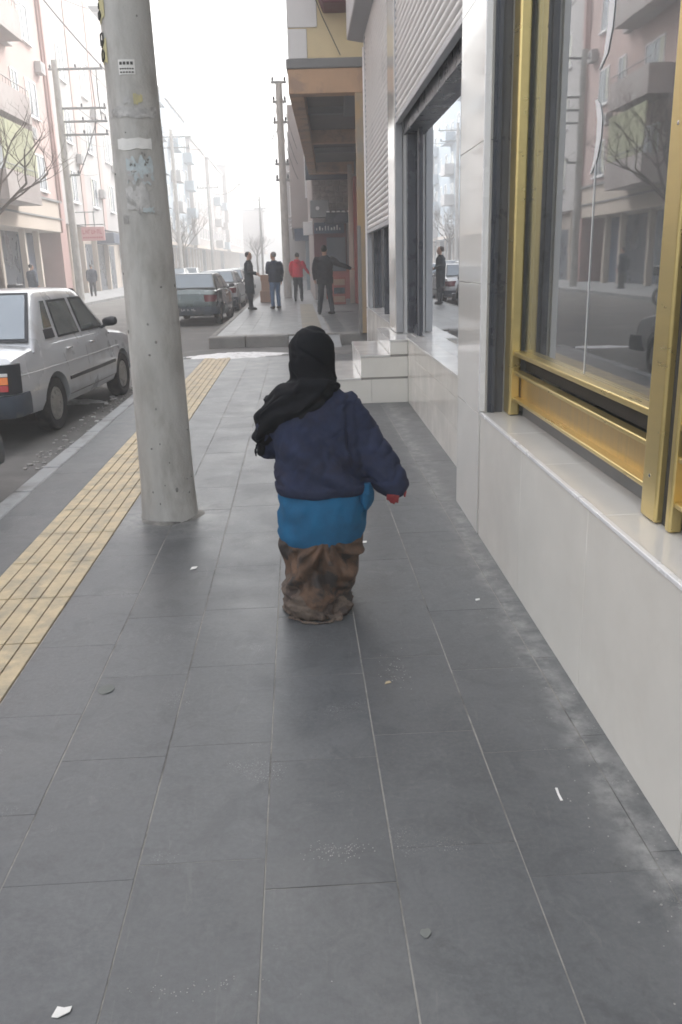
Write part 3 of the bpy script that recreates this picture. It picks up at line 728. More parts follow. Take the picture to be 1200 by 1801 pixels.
B4 = thing('far_overhang_block', 'dusky apartment block whose upper floors jut over the far pavement', 'building', (0,45,0))
def p4(name, mb, m, parent=B4, **k): return obj(name, mb, m, parent, **k)
p4('upper_wall', MB().box(-.12, 8, 0, 24, 3.2, 8.9), M['greywall'], smooth=False)
p4('corner_strip', MB().box(.62, 1.0, -.06, -.002, 4.6, 8.9), M['pvc'], smooth=False)
p4('ground_floor_wall', MB().box(1.0, 8, .5, 24, .1, 3.19), M['shopdark'], smooth=False)
p4('pillar', MB().box(.55, .85, .3, .7, .1, 3.19), M['paleblue'], bevel=.02)
p4('shop_sign', MB().box(0, .9, -.12, -.002, 2.55, 3.15), M['shopblue'], bevel=.02)
for z in (3.9, 6.6):
    for yy in (3, 8, 13, 18): window(B4, (-.12, yy, z), 1.3, 1.4, 'pvc', math.pi)
B5 = thing('hazy_block', 'furthest pale block on the right, almost lost in the haze', 'building', (0,70,0))
obj('wall', MB().box(-.9, 9, 0, 50, .1, 9), M['pale'], B5, smooth=False)
for z in (1.2, 4.0, 6.8):
    for i in range(7): window(B5, (-.9, 4+i*6.5, z), 1.6, 1.5, 'pvc', math.pi)

# ------------------------------------------------------------------ buildings across the street
def far_block(name, label, y0, y1, xf, h, wall, nwin, floors, zf=3.5, ph=3.0, wsize=(1.5,1.5), balc=True, cat='building', shop=True, edge=None, seed=0):
    random.seed(seed)
    t_ = thing(name, label, cat, (xf, y0, 0)); L = y1-y0
    obj('wall', MB().box(-12, 0, 0, L, zf, h), M[wall], t_, smooth=False)
    obj('ground_floor_wall', MB().box(-12, -1.25, .02, L-.02, 0, zf-.002), M['shopdark'], t_, smooth=False)
    obj('floor_band', MB().box(-.002, .10, 0, L, zf, zf+.35), M['cream'], t_, bevel=.02)
    step = L/nwin
    for fl_ in range(floors):
        z = zf+1.25+fl_*ph
        if z+wsize[1] > h: break
        for i in range(nwin):
            yy = step*(i+.5)
            if balc and i % 3 == 1:
                bq = MB(); bq.box(.0, 1.0, yy-1.5, yy+1.5, z-.95, z-.80); bq.box(.92, 1.0, yy-1.5, yy+1.5, z-.80, z+.1); bq.box(0, .919, yy-1.5, yy-1.43, z-.80, z+.1); bq.box(0, .919, yy+1.43, yy+1.5, z-.80, z+.1)
                obj('balcony', bq, M[random.choice(['pale','paleblue',wall])], t_, bevel=.01)
                window(t_, (.0, yy, z-.8), 1.9, 2.1)
            else: window(t_, (.0, yy, z), *wsize)
    if shop:
        yy = .6
        while yy < L-1.0:
            obj('pillar', MB().box(-1.249, -.95, yy, yy+.32, 0, zf-.003), M['cream'], t_, bevel=.02); yy += 3.4
    obj('parapet', MB().box(-12.1, .15, -.1, L+.1, h, h+.35), M['greyband'], t_, bevel=.02)
    return t_

PB = thing('pink_apartment_building', 'pink apartment building with cream band over dark shopfronts across the street', 'building', (-12.7,26,0))
def pp(name, mb, m, parent=PB, **k): return obj(name, mb, m, parent, **k)
pp('wall', MB().box(-12, 0, 0, 23.2, 5.0, 17.5), M['pink'], smooth=False)
pp('fascia', MB().box(-12, .02, 0, 23.25, 3.42, 4.99), M['cream'], bevel=.02)
pp('fascia_moulding', MB().box(.021, .08, 0, 23.3, 4.05, 4.13), M['greyband'], smooth=False)
pp('fascia_moulding', MB().box(.021, .10, 0, 23.3, 4.93, 5.04), M['greyband'], smooth=False)
pp('shaded_return', MB().box(-3, -.14, 23.201, 24.6, 0, 17.5), M['pinkdark'], smooth=False)  # corner return of the pink wall; its shadow is put into the darker pink
pp('ground_floor_wall', MB().box(-12, -1.6, 0, 23.2, 0, 3.41), M['shopdark'], smooth=False)
pp('blue_door', MB().box(-1.6, -1.3, 20.3, 22.8, 0, 3.3), M['shopblue'], bevel=.02)
for yy in (2.0, 6.0, 10.0, 13.9, 17.6, 19.9): pp('pillar', MB().box(-.7, -.42, yy, yy+.26, 0, 3.41), M['cream'], bevel=.01)
for yy in (14.3, 10.4, 6.4):
    wq = MB(); wq.box(-1.599, -1.55, yy, yy+3.0, .5, 3.2); pp('shop_window', wq, M['bglass'], smooth=False)
for z in (5.35, 8.75, 12.15):
    window(PB, (0, 20.2, z), 1.7, 1.7); window(PB, (0, 4.0, z), 1.7, 1.7); window(PB, (0, 8.2, z), 1.7, 1.7); window(PB, (0, 17.6, z+.35), 1.0, 1.35); window(PB, (0, 1.3, z+.35), 1.0, 1.35)
    bq = MB(); bq.box(0, 1.1, 11.3, 15.9, z-1.0, z-.85); bq.box(1.02, 1.1, 11.3, 15.9, z-.85, z+.15); bq.box(0, 1.019, 11.3, 11.38, z-.85, z+.15); bq.box(0, 1.019, 15.82, 15.9, z-.85, z+.15)
    pp('balcony', bq, M['greywall'], bevel=.01)
    window(PB, (0, 13.6, z-.8), 2.2, 2.3)
pp('green_blind', MB().box(1.0, 1.06, 11.4, 15.85, 5.55, 7.5), M['greenawning'], bevel=.01)
pp('awning_beam', MB().box(.0, .12, 23.3, 23.42, 5.0, 17.0), M['pinkdark'], smooth=False)
pp('drain_pipe', MB().tube([(.06,22.9,3.4),(.06,22.9,17.3)], .06, 10), M['pinkdark'])

WB = thing('white_apartment_building', 'white and pink striped apartment building behind the utility pole', 'building', (-13.0,50.9,0))
def pw(name, mb, m, parent=WB, **k): return obj(name, mb, m, parent, **k)
pw('wall', MB().box(-12, 0, 0, 17, 4.0, 18), M['pale'], smooth=False)
pw('ground_floor_wall', MB().box(-12, -.5, 0, 17, 0, 3.99), M['cream'], smooth=False)
for yy in (5.0, 10.6): pw('pink_stripe', MB().box(.001, .05, yy, yy+.9, 4.0, 17.9), M['pink'], smooth=False)
for z in (5.3, 8.6, 11.9):
    for yy in (3.1, 8.5, 13.8): window(WB, (0, yy, z), 1.6, 1.8)
for yy in (2.2, 5.6, 9.2, 12.6): pw('shop_door', MB().box(-.499, -.42, yy, yy+2.4, 0, 3.0), M['shopdark'], smooth=False)
for yy in (1.6, 4.9, 8.4, 11.9): pw('pillar', MB().box(-.499, -.2, yy, yy+.3, 0, 3.99), M['cream'], bevel=.01)
pw('shop_canopy', MB().box(-.499, .9, 8.9, 13.0, 3.05, 3.75), M['shopblue'], bevel=.03)
def wall_unit(parent, yy, z):
    o = obj('cooling_unit', MB().box(.02, .34, yy-.4, yy+.4, z, z+.55), M['pale'], parent, bevel=.02)
    obj('fan_grille', MB().tube([(.341, yy-.08, z+.28), (.352, yy-.08, z+.28)], .2, 18), M['metalgrey'], o)
for yy, z in ((18.9,7.6),(16.6,11.2),(6.2,7.9),(21.8,11.0)): wall_unit(PB, yy, z)
for yy, z in ((4.9,7.6),(10.3,6.0),(10.2,10.9),(15.3,8.1)): wall_unit(WB, yy, z)
for z in (5.35, 8.75, 12.15):
    r_ = MB(); r_.tube([(1.06,11.34,z+.42),(1.06,15.86,z+.42)], .025, 6)
    for i in range(13): r_.tube([(1.06,11.36+i*.374,z+.14),(1.06,11.36+i*.374,z+.42)], .012, 5)
    pp('balcony_railing', r_, M['metalgrey'])
pp('hung_washing', MB().box(1.13, 1.15, 12.0, 12.9, 12.2, 13.3), M['pvc'], smooth=False)
SG = thing('hanging_sign', 'pink shop sign with red lettering projecting over the opposite pavement', 'sign', (-11.9,52.6,3.05))
obj('board', MB().box(-.6, .75, -.08, .08, 0, .78), M['sign'], SG, bevel=.02)
lt = MB(); random.seed(5)
for i in range(7):
    x0 = -.5+i*.165
    lt.box(x0, x0+.03, -.094, -.081, .38, .62); lt.box(x0+.03, x0+.11, -.094, -.081, .38+.1*(i % 3), .42+.1*(i % 3))
    if i % 2: lt.box(x0+.09, x0+.12, -.094, -.081, .40, .62)
for i in range(9): lt.box(-.5+i*.13, -.42+i*.13, -.094, -.081, .14, .22)
obj('lettering', lt, M['signred'], SG, smooth=False)
obj('bracket', MB().tube([(-.9,0,.9),(.75,0,.9)], .03, 8).tube([(-.3,0,.75),(-.3,0,1.6)], .03, 8).tube([(.2,0,.75),(.2,0,1.6)], .03, 8).tube([(-.9,0,1.6),(.3,0,1.6)], .03, 8), M['metalgrey'], SG)

far_block('tall_pale_block', 'pale block with blue balconies, first to the right of the concrete pole', 68.2, 88, -12.7, 19.0, 'pale', 5, 5, balc=True, seed=1)
far_block('blue_grey_block', 'hazy blue grey block with balconies, behind the parked cars', 88.5, 108, -12.4, 17.5, 'paleblue', 5, 5, balc=True, seed=2)
far_block('grey_block', 'hazy grey block with plain windows further down the opposite side', 108.5, 126, -12.0, 15.8, 'greywall', 5, 3, balc=False, seed=3)
far_block('low_hazy_block', 'low hazy block near the far end of the opposite side', 126.5, 150, -11.6, 15.5, 'greywall', 6, 3, balc=True, seed=4)
far_block('last_hazy_block', 'last faint block at the far end of the opposite side', 150.5, 190, -11.0, 17, 'greywall', 8, 3, balc=False, seed=5)
far_block('brown_block', 'block left of the pink building, only its reflection shows in the shop glass', 4, 25.9, -12.7, 16, 'pinkdark', 5, 4, balc=True, seed=6)

far_block('end_block', 'faint block closing the far end of the street in the haze', 205, 225, -7.0, 13, 'greywall', 4, 3, balc=False, shop=False, seed=8)
# ------------------------------------------------------------------ poles
P = thing('concrete_pole', 'big grey concrete pole plastered with torn posters, standing beside the yellow strip', 'pole', (-.872,5.22,0))
NP = 48
def pole_r(z): return .170 - .0115*z - (.006*(z > 8)) + .018*max(0, 1-z/.25)*.5
mb = MB(); rings = []
for i in range(100):
    z = -.02 + (i/99)**1.3*9.5
    r_ = pole_r(z) if z < 9 else .075
    rings.append([((r_*(1+.012*mnoise.noise(Vector((math.cos(q)*1.5, math.sin(q)*1.5, z*2.2)))))*math.cos(q), (r_*(1+.012*mnoise.noise(Vector((math.cos(q)*1.5, math.sin(q)*1.5, z*2.2)))))*math.sin(q), z) for q in [2*math.pi*k_/NP for k_ in range(NP)]])
mb.loft(rings); obj('shaft', mb, M['concrete'], P)
mb = MB(); mb.loft([ellring(0,0,-.01,.215,.21,40,lambda a,z: .09*math.sin(3*a+1)+.05*math.sin(7*a)), ellring(0,0,.012,.185,.18,40,lambda a,z: .05*math.sin(3*a+1)), ellring(0,0,.03,.160,.160,40)])
obj('mortar_collar', mb, M['mortar'], P)
def sheet(name, a0, a1, z0, z1, m, off=.004, rag=0.0, seed=1, parent=P, nx=18, nz=8, corner=0):
    """thin curved sheet glued round the pole; angle a in degrees, 0 = facing the viewer, negative = to the left"""
    mb = MB(); th = .0012; random.seed(seed)
    G = []
    for layer in (0, 1):
        g_ = []
        for j in range(nz+1):
            row = []
            for i in range(nx+1):
                u_, v_ = i/nx, j/nz
                ra = rag*mnoise.noise(Vector((u_*5, v_*5, seed*3.1)))*12; rz_ = rag*.5*mnoise.noise(Vector((u_*6+9, v_*3, seed*1.7)))
                eu = (abs(u_-.5)*2)**2; ev = (abs(v_-.5)*2)**2
                a = R(-80.6 + a0+(a1-a0)*u_ + ra*eu); z = z0+(z1-z0)*v_ + rz_*max(ev, .1)
                r_ = pole_r(z)*1.006+off*.4+(th if layer else 0)
                row.append((r_*math.cos(a), r_*math.sin(a), z))
            g_.append(row)
        G.append(g_)
    n_ = nx+1; vs = [p_ for g_ in G for row in g_ for p_ in row]; o_ = (nz+1)*n_; fs = []
    for j in range(nz):
        for i in range(nx):
            q = (j*n_+i, j*n_+i+1, (j+1)*n_+i+1, (j+1)*n_+i); fs.append(tuple(k_+o_ for k_ in q)); fs.append(tuple(reversed(q)))
    for i in range(nx):
        fs.append((i, i+1, i+1+o_, i+o_)); q = nz*n_+i; fs.append((q+1, q, q+o_, q+1+o_))
    for j in range(nz):
        q = j*n_; fs.append((q+n_, q, q+o_, q+n_+o_)); q = j*n_+nx; fs.append((q, q+n_, q+n_+o_, q+o_))
    mb.add(vs, fs); return obj(name, mb, m, parent)
def zz(py):   # height on the pole for a height in the picture (measured table)
    return float(np.interp(py, [0,200,400,600,750,905], [2.95,2.38,1.766,1.108,.58,0]))
s1 = sheet('sticker', -26, 10, zz(142), zz(116), M['paper'])
for i, (zc, n_) in enumerate([(122.5,4),(132,6),(138,5)]):
    for q in range(n_):
        sheet('printed_line', -23+q*31/n_, -23+(q+.72)*31/n_, zz(zc+(2.6 if i == 0 else 1.2)), zz(zc-(2.6 if i == 0 else 1.2)), M['ink'], off=.008, nx=3, nz=1, parent=s1)
sheet('torn_paper_band', -62, 55, zz(215), zz(197), M['gluegrey'], rag=.03, seed=4)
sheet('torn_paper_band', -38, 30, zz(213), zz(201), M['gluegrey'], rag=.025, seed=14, off=.006)
sheet('paper_strip', -45, 32, zz(268), zz(250), M['paper'], rag=.012, seed=5)
sheet('faded_poster', -28, 30, zz(325), zz(286), M['paperblue'], rag=.10, seed=6)
sheet('glue_patch', -35, 15, zz(370), zz(330), M['gluegrey'], rag=.12, seed=8)
sheet('paper_remnant', 0, 25, zz(376), zz(368), M['paperblue'], rag=.02, seed=9)
sheet('paper_remnant', -48, -34, zz(395), zz(380), M['gluegrey'], rag=.04, seed=10)
sheet('yellow_smudge', 0, 20, zz(192), zz(176), M['yellowpaint'], rag=.03, seed=12)
sheet('dark_smudge', -22, -6, zz(192), zz(181), M['gluegrey'], rag=.03, seed=13)
for (a0, a1, p0, p1) in [(-20,-14,296,293),(-11,-7,298,294),(-18,-6,306,304.5),(6,10,277,272),(12,15,279,276),(14,20,292,289),(17,22,287,284),(11,15,296,293),(-16,-12,313,311)]:
    sheet('ink_mark', a0, a1, zz(p0), zz(p1), M['gluegrey'] if p0 > 300 else M['greycol'], rag=.03, seed=int(p0), off=.009, nx=5, nz=3)
y1_ = sheet('yellow_paint_patch', -100, -52, zz(45), zz(-40), M['yellowpaint'], rag=.05, seed=11)
y2_ = sheet('yellow_paint_patch', -95, -55, zz(118), zz(78), M['yellowpaint'], rag=.04, seed=15)
def pstroke(par, pts):
    for (a0, p0), (a1, p1) in zip(pts[:-1], pts[1:]):
        V = []
        for a, p_ in ((a0,p0),(a1,p1)):
            z = zz(p_); r_ = pole_r(z)*1.006+.007; q = R(-80.6+a); V.append((r_*math.cos(q), r_*math.sin(q), z))
        pstroke.mb.tube(V, .0045, 6)
for par, strokes in ((y1_, [[(-82,30),(-70,28),(-66,36),(-76,42),(-84,36),(-82,30)],[(-76,14),(-74,24)],[(-80,2),(-70,4),(-72,10)]]),
                     (y2_, [[(-80,112),(-84,100),(-72,93),(-64,100),(-66,110),(-78,113)],[(-84,85),(-80,66),(-66,66),(-64,80),(-74,90),(-68,78)]])):
    pstroke.mb = MB()
    for st2 in strokes: pstroke(par, st2)
    obj('painted_marks', pstroke.mb, M['ink'], par)
# a few nicks in the concrete
nk = MB(); random.seed(12)
for i in range(26):
    z = random.uniform(.1, 2.9); a = R(-80.6+random.uniform(-75,75)); r_ = pole_r(z)*1.003; s_ = random.uniform(.003,.009)
    nk.ball((r_*math.cos(a), r_*math.sin(a), z), (s_, s_, s_*random.uniform(.8,1.8)), 8, 6)
obj('pit_marks', nk, M['greycol'], P)

def util_pole(name, label, loc, h, r0, r1, arms, group=None):
    t_ = thing(name, label, 'pole', loc, 0, group)
    obj('shaft', MB().tube([(0,0,-.1),(0,0,h*.5),(0,0,h)], [r0, (r0+r1)/2, r1], 20), M['concrete'], t_)
    for (z, xa, xb) in arms:
        a = obj('crossarm', MB().box(xa, xb, -.05, .05, z, z+.09), M['metalgrey'], t_, bevel=.01)
        ins = MB()
        for x_ in ([xa+.08, (xa+xb)/2, xb-.08] if xb-xa > 1 else [xa+.06, xb-.06]):
            ins.tube([(x_,0,z+.09),(x_,0,z+.15),(x_,0,z+.24)], [.025,.05,.03], 8)
        obj('insulator', ins, M['darkframe'], a)
    return t_
PO = 'street poles carrying wires'
util_pole('utility_pole', 'pale concrete pole with iron rings standing behind the men', (-.38,36.6,.1), 8.2, .165, .13, [(8.2,-.3,.3),(7.5,-.28,.28),(6.75,-.28,.28),(5.2,-.28,.28),(4.6,-.28,.28)], PO)
tp = util_pole('utility_pole', 'pole with five long crossarms in front of the pink building', (-10.35,42,0), 10.4, .19, .14, [(10.0,-.3,2.1),(8.4,-.1,2.1),(7.85,-.1,2.1),(7.3,-.1,2.1),(5.6,-.1,.6)], PO)
obj('drop_cable', MB().tube([(1.55,0,10),(1.6,0,8.5),(1.5,0,7.4)], .02, 6).tube([(1.8,0,10),(1.75,.1,9),(1.85,0,7.9)], .02, 6).tube([(1.6,0,7.9),(1.0,0,6.5),(.6,0,5.7)], .02, 6), M['wire'], tp)
util_pole('utility_pole', 'faint pole in the haze down the opposite side, left of the seated men', (-9.6,74,0), 12, .18, .13, [(11.4,-1.4,1.6),(10.6,-1.2,1.4)], PO)['label'] = 'faint pole with two crossarms just right of the big concrete pole'
util_pole('utility_pole', 'faintest pole far down the street in the haze', (-4.2,112,0), 9.5, .16, .12, [(9.0,-.9,.9),(8.0,-.7,.7)], PO)
util_pole('utility_pole', 'thin hazy pole above the dark blue car', (-9.4,100,0), 10, .16, .12, [(9.6,-1.2,1.2)], PO)

def cable(label, a, b_, sag, r_=.014):
    a, b_ = Vector(a), Vector(b_); pts = []
    for i in range(17):
        t_ = i/16; p_ = a.lerp(b_, t_); p_.z -= sag*4*t_*(1-t_); pts.append(p_)
    return tag(obj('overhead_cable', MB().tube(pts, r_, 6), M['wire']), label, 'cable', 'overhead cables')
cable('thick cable sloping down across the pink building corner', (-12.6,47.5,15.2), (-10.2,62,12.2), .3, .04)
cable('thin cable sagging across the pink wall', (-12.5,30,13.6), (-8.6,42,12.4), .6)
cable('cable running from the crossarm pole down the far side, lower one', (-9.6,42,8.5), (-9.6,74,10.8), .8)
cable('cable running from the crossarm pole down the far side, upper one', (-9.0,42,10.2), (-8.6,74,11.6), .9)
cable('upper cable running from the pole behind the men to the far block', (-.38,36.6,8.4), (.3,45,6.9), .25)
cable('middle cable running from the pole behind the men to the far block', (-.38,36.6,7.6), (.3,45,6.2), .25)
cable('lower cable running from the pole behind the men to the far block', (-.38,36.6,6.9), (.3,45,5.5), .25)
cable('highest thin wire strung down the middle of the street', (-.38,36.6,8.2), (-4.2,112,9.4), 1.6)
cable('lower thin wire strung down the middle of the street', (-.38,36.6,7.5), (-4.2,112,8.6), 2.2)
cable('wire crossing the street from the pole behind the men to the far side', (-.38,36.6,7.7), (-9.6,74,11.2), 1.2)
cable('second wire crossing the street lower down to the hazy pole', (-.38,36.6,6.8), (-9.4,100,9.6), 1.5)
cable('loose wire running along the white building wall', (-12.8,51.5,9.6), (-12.6,67,10.4), .9)
cable('loose wire drooping between the pink and white buildings', (-12.6,44,7.9), (-12.8,60,7.4), .7)
cable('cable hanging in front of the bare tree', (-12.5,33,7.4), (-12.6,46,9.4), .5)

# ------------------------------------------------------------------ bare tree
def bare_tree(label, loc, h, seed, rz=0):
    random.seed(seed)
    t_ = thing('bare_tree', label, 'tree', loc, rz)
    tr_ = MB(); hf = h*.42
    tr_.tube([(0,0,-.05),(.03,.02,hf*.3),(-.03,.04,hf*.7),(0,0,hf)], [.17,.14,.12,.115], 12)
    obj('trunk', tr_, M['wood'], t_)
    cr = MB()
    def grow(p, d, l, r_, dep):
        pts = [p]; q = p.copy(); dd_ = d.copy()
        for i in range(4):
            dd_ = (dd_+Vector((random.uniform(-.22,.22), random.uniform(-.22,.22), random.uniform(-.05,.2)))).normalized(); q = q+dd_*l/4; pts.append(q.copy())
        cr.tube(pts, [r_*(1-.12*i) for i in range(5)], 7 if dep < 2 else 4)
        if dep < 5:
            for i in range(3 if dep < 3 else 2):
                a = Vector((random.uniform(-1,1), random.uniform(-1,1), random.uniform(-.1,.8))).normalized()
                grow(pts[random.choice([2,3,4])], (dd_*.7+a*.8).normalized(), l*random.uniform(.55,.78), r_*.52, dep+1)
    for i in range(6):
        a = i*math.pi/3+random.uniform(-.3,.3)
        grow(Vector((0,0,hf-.12*random.random())), Vector((math.cos(a)*.8, math.sin(a)*.8, .8)).normalized(), h*.25, .07, 0)
    obj('crown', cr, M['wood'], t_)
bare_tree('bare pruned tree with knotted trunk in front of the pink building', (-10.45,31.2,0), 7.6, 21)
bare_tree('smaller bare tree far beyond the parked cars, deeper in the haze', (-5.2,120,0), 5.6, 29)
bare_tree('bare tree further down the opposite pavement, faint in haze', (-10.6,84,0), 7, 23)

# ------------------------------------------------------------------ cars
R12 = dict(st=[(0,.64,.44,.62,.66),(.05,.73,.33,.78,.81),(.16,.765,.28,.85,.88),(.45,.79,.25,.90,.935),(.8,.80,.24,.925,.96),(1.4,.815,.22,.93,.96),(2.4,.815,.22,.92,.95),(3.05,.80,.23,.895,.93),(3.7,.785,.25,.83,.885),(4.14,.75,.28,.75,.80),(4.28,.70,.34,.70,.74),(4.33,.64,.42,.62,.64)],
           rb=.62, rt=1.16, ft=2.42, wb=3.03, roof=1.455, belt=.93, ax=(1.05,3.49), wr=.285,
           win=[[(1.36,.955),(2.03,.955),(1.98,1.345),(1.42,1.345)], [(2.11,.955),(2.88,.955),(2.46,1.345),(2.08,1.345)]], quarter=True)
S90 = dict(st=[(0,.66,.40,.66,.70),(.05,.76,.30,.84,.87),(.18,.80,.26,.94,.97),(.5,.82,.24,.97,1.0),(1.0,.835,.22,.98,1.0),(1.5,.84,.21,.97,.99),(2.5,.84,.21,.95,.97),(3.1,.83,.22,.91,.95),(3.8,.80,.24,.82,.88),(4.16,.74,.27,.70,.76),(4.30,.64,.38,.58,.62)],
           rb=.42, rt=1.05, ft=2.35, wb=3.15, roof=1.42, belt=.97, ax=(.92,3.44), wr=.30,
           win=[[(1.25,.99),(2.0,.99),(1.98,1.34),(1.38,1.32)], [(2.08,.99),(2.95,.99),(2.42,1.34),(2.06,1.34)]], quarter=False)
def car(name, label, loc, rz, K, paint, bump='bumper', detail=True, group='cars parked along the near kerb'):
    t_ = thing(name, label, 'car', loc, rz, group)
    ST = K['st']
    def half(w_, z0, zs, zt):
        return [(.80*w_, z0), (.93*w_, z0+.03), (.985*w_, z0+.12), (w_, z0+.45*(zs-z0)), (.992*w_, z0+.62*(zs-z0)), (.975*w_, zs-.09), (.945*w_, zs-.02), (.89*w_, zs+.008), (.5*w_, zt), (0, zt+.012)]
    ysn = [s_[0] for s_ in ST]
    yl = sorted(set([round(q, 3) for q in ysn + list(np.linspace(.05, ysn[-1]-.05, 40))]))
    def at(y_): return [float(np.interp(y_, ysn, [s_[i] for s_ in ST])) for i in range(1, 5)]
    def sx(y_, z_):
        h_ = half(*at(y_))[:8]; return float(np.interp(z_, [q[1] for q in h_], [q[0] for q in h_]))
    b = MB(); rings = []
    for y_ in yl:
        h_ = half(*at(y_))
        rings.append([(x_, y_, z_) for x_, z_ in h_] + [(-x_, y_, z_) for x_, z_ in reversed(h_[:-1])])
    b.loft(rings)
    cut = MB()
    for a_ in K['ax']:
        for sgn in (1, -1): cut.tube([(sgn*.56, a_, K['wr']), (sgn*1.0, a_, K['wr'])], K['wr']+.055, 32)
    cme = mesh_of('cut', cut, False); co_ = bpy.data.objects.new('cut', cme); COL.objects.link(co_)
    def bl_(o): m_ = o.modifiers.new('b', 'BOOLEAN'); m_.object = co_; m_.operation = 'DIFFERENCE'; m_.solver = 'EXACT'
    me = evalmesh(b, [bl_]); bpy.data.objects.remove(co_)
    me.polygons.foreach_set('use_smooth', [True]*len(me.polygons)); me.set_sharp_from_angle(angle=R(30))
    body = obj('body', me, paint, t_)
    # greenhouse
    belt, roof = K['belt'], K['roof']
    def gx(z_): return .755-.155*(z_-belt)/(roof-belt)
    gr = MB(); rings = []
    for (y_, h_) in [(K['rb']-.02, belt-.04),(K['rb'], belt-.01),((K['rb']*2+K['rt'])/3, belt+.33*(roof-belt)),((K['rb']+K['rt']*2)/3, belt+.67*(roof-belt)),(K['rt']-.02, roof-.03),(K['rt']+.1, roof-.004),((K['rt']+K['ft'])/2, roof),(K['ft']-.1, roof-.006),(K['ft']+.03, roof-.035),((K['ft']*2+K['wb'])/3, belt+.67*(roof-belt)),((K['ft']+K['wb']*2)/3, belt+.33*(roof-belt)),(K['wb'], belt-.01),(K['wb']+.02, belt-.05)]:
        zz_ = min(h_, roof); hp = []
        for f_ in (0, .3, .6, .85): z_ = (belt-.06)+(zz_-.03-(belt-.06))*f_; hp.append((gx(z_), z_))
        hp += [(gx(zz_)-.01, zz_-.02), (gx(zz_)-.045, zz_-.003), (gx(zz_)*.5, zz_+.012), (0, zz_+.016)]
        rings.append([(x_, y_, z_) for x_, z_ in hp]+[(-x_, y_, z_) for x_, z_ in reversed(hp[:-1])])
    gr.loft(rings); obj('roof', gr, paint, t_, ang=40)
    def pan(name_, poly, side, off, m_, th=.004, par=None, shrink=0):
        cy_ = sum(p[0] for p in poly)/len(poly); cz_ = sum(p[1] for p in poly)/len(poly)
        pl_ = [(p[0]+(cy_-p[0])*shrink*(.1/max(.1, abs(cy_-p[0]))), p[1]+(cz_-p[1])*shrink*(.1/max(.1, abs(cz_-p[1])))) for p in poly]
        mb_ = MB(); mb_.prism(pl_, th, lambda u_, v_, w_: (side*(gx(v_)+off+w_), u_, v_)); return obj(name_, mb_, m_, par or t_, smooth=False)
    for sgn in (1, -1):
        for wpoly in K['win']:
            fr_ = pan('window_seal', wpoly, sgn, .000, M['blackplastic'], .006)
            cy_ = sum(p[0] for p in wpoly)/4; cz_ = sum(p[1] for p in wpoly)/4
            inner = [(p[0]+math.copysign(.028, cy_-p[0]), p[1]+math.copysign(.022, cz_-p[1])) for p in wpoly]
            pan('side_window', inner, sgn, .0062, M['sideglass'], .003, fr_)
        if K['quarter'] and detail:
            pan('quarter_pane', [(1.06,1.075),(1.285,1.075),(1.34,1.345),(1.23,1.345)], sgn, .001, M['sideglass'], .006)
            pan('quarter_vent', [(1.0,.965),(1.27,.965),(1.28,1.06),(1.03,1.06)], sgn, .001, M['blackplastic'], .007)
    def slant(name_, ya, yb, f0, f1, off, m_, par=None, ins=.0):
        mb_ = MB(); N = 6; top = []; 
        d_ = Vector((0, yb-ya, roof-belt)).normalized(); nrm = Vector((0, -d_.z, d_.y)) if yb > ya else Vector((0, d_.z, -d_.y))
        if nrm.z < 0: nrm = -nrm
        P0 = []
        for (f_, sg_) in ((f0,-1),(f0,1),(f1,1),(f1,-1)):
            z_ = belt+(roof-belt)*f_; y_ = ya+(yb-ya)*f_
            P0.append(Vector((sg_*(gx(z_)-.035-ins), y_, z_+.014)))
        vs = [p+nrm*off for p in P0]+[p+nrm*(off+.006) for p in P0]
        mb_.add(vs, [(3,2,1,0),(4,5,6,7),(0,1,5,4),(1,2,6,5),(2,3,7,6),(3,0,4,7)])
        return obj(name_, mb_, m_, par or t_, bevel=.002)
    s_ = slant('rear_window_seal', K['rb'], K['rt'], .04, .93, .002, M['blackplastic'])
    slant('rear_window', K['rb'], K['rt'], .09, .88, .0082, M['carglass'] if K['quarter'] else M['bglass'], s_, .035)
    s_ = slant('windscreen_seal', K['wb'], K['ft'], .04, .93, .002, M['blackplastic'])
    slant('windscreen', K['wb'], K['ft'], .09, .88, .0082, M['carglass'], s_, .035)
    # wheels
    for a_ in K['ax']:
        for sgn in (1, -1):
            r_ = K['wr']; ty = MB(); rings = []
            for (xo, rr) in [(.60,.55),(.605,.9),(.63,.985),(.66,1.0),(.74,1.0),(.768,.985),(.782,.93),(.784,.80),(.772,.66),(.755,.63),(.74,.6)]:
                rings.append([(sgn*xo, a_+rr*r_*math.cos(q), r_+rr*r_*math.sin(q)) for q in [2*math.pi*k_/36 for k_ in range(36)]])
            ty.loft(rings); wh = obj('wheel', ty, M['rubber'], t_)
            rm = MB(); rings = []
            for (xo, rr) in [(.745,.62),(.768,.615),(.772,.56),(.758,.50),(.762,.30),(.775,.20),(.778,.05)]:
                rings.append([(sgn*xo, a_+rr*r_*math.cos(q), r_+rr*r_*math.sin(q)) for q in [2*math.pi*k_/36 for k_ in range(36)]])
            rm.loft(rings)
            for k_ in range(8):
                q = 2*math.pi*k_/8; rm.ball((sgn*.765, a_+.40*r_*math.cos(q), r_+.40*r_*math.sin(q)), (.012,.022,.022), 8, 6)
            obj('hubcap', rm, M['hub'], wh)
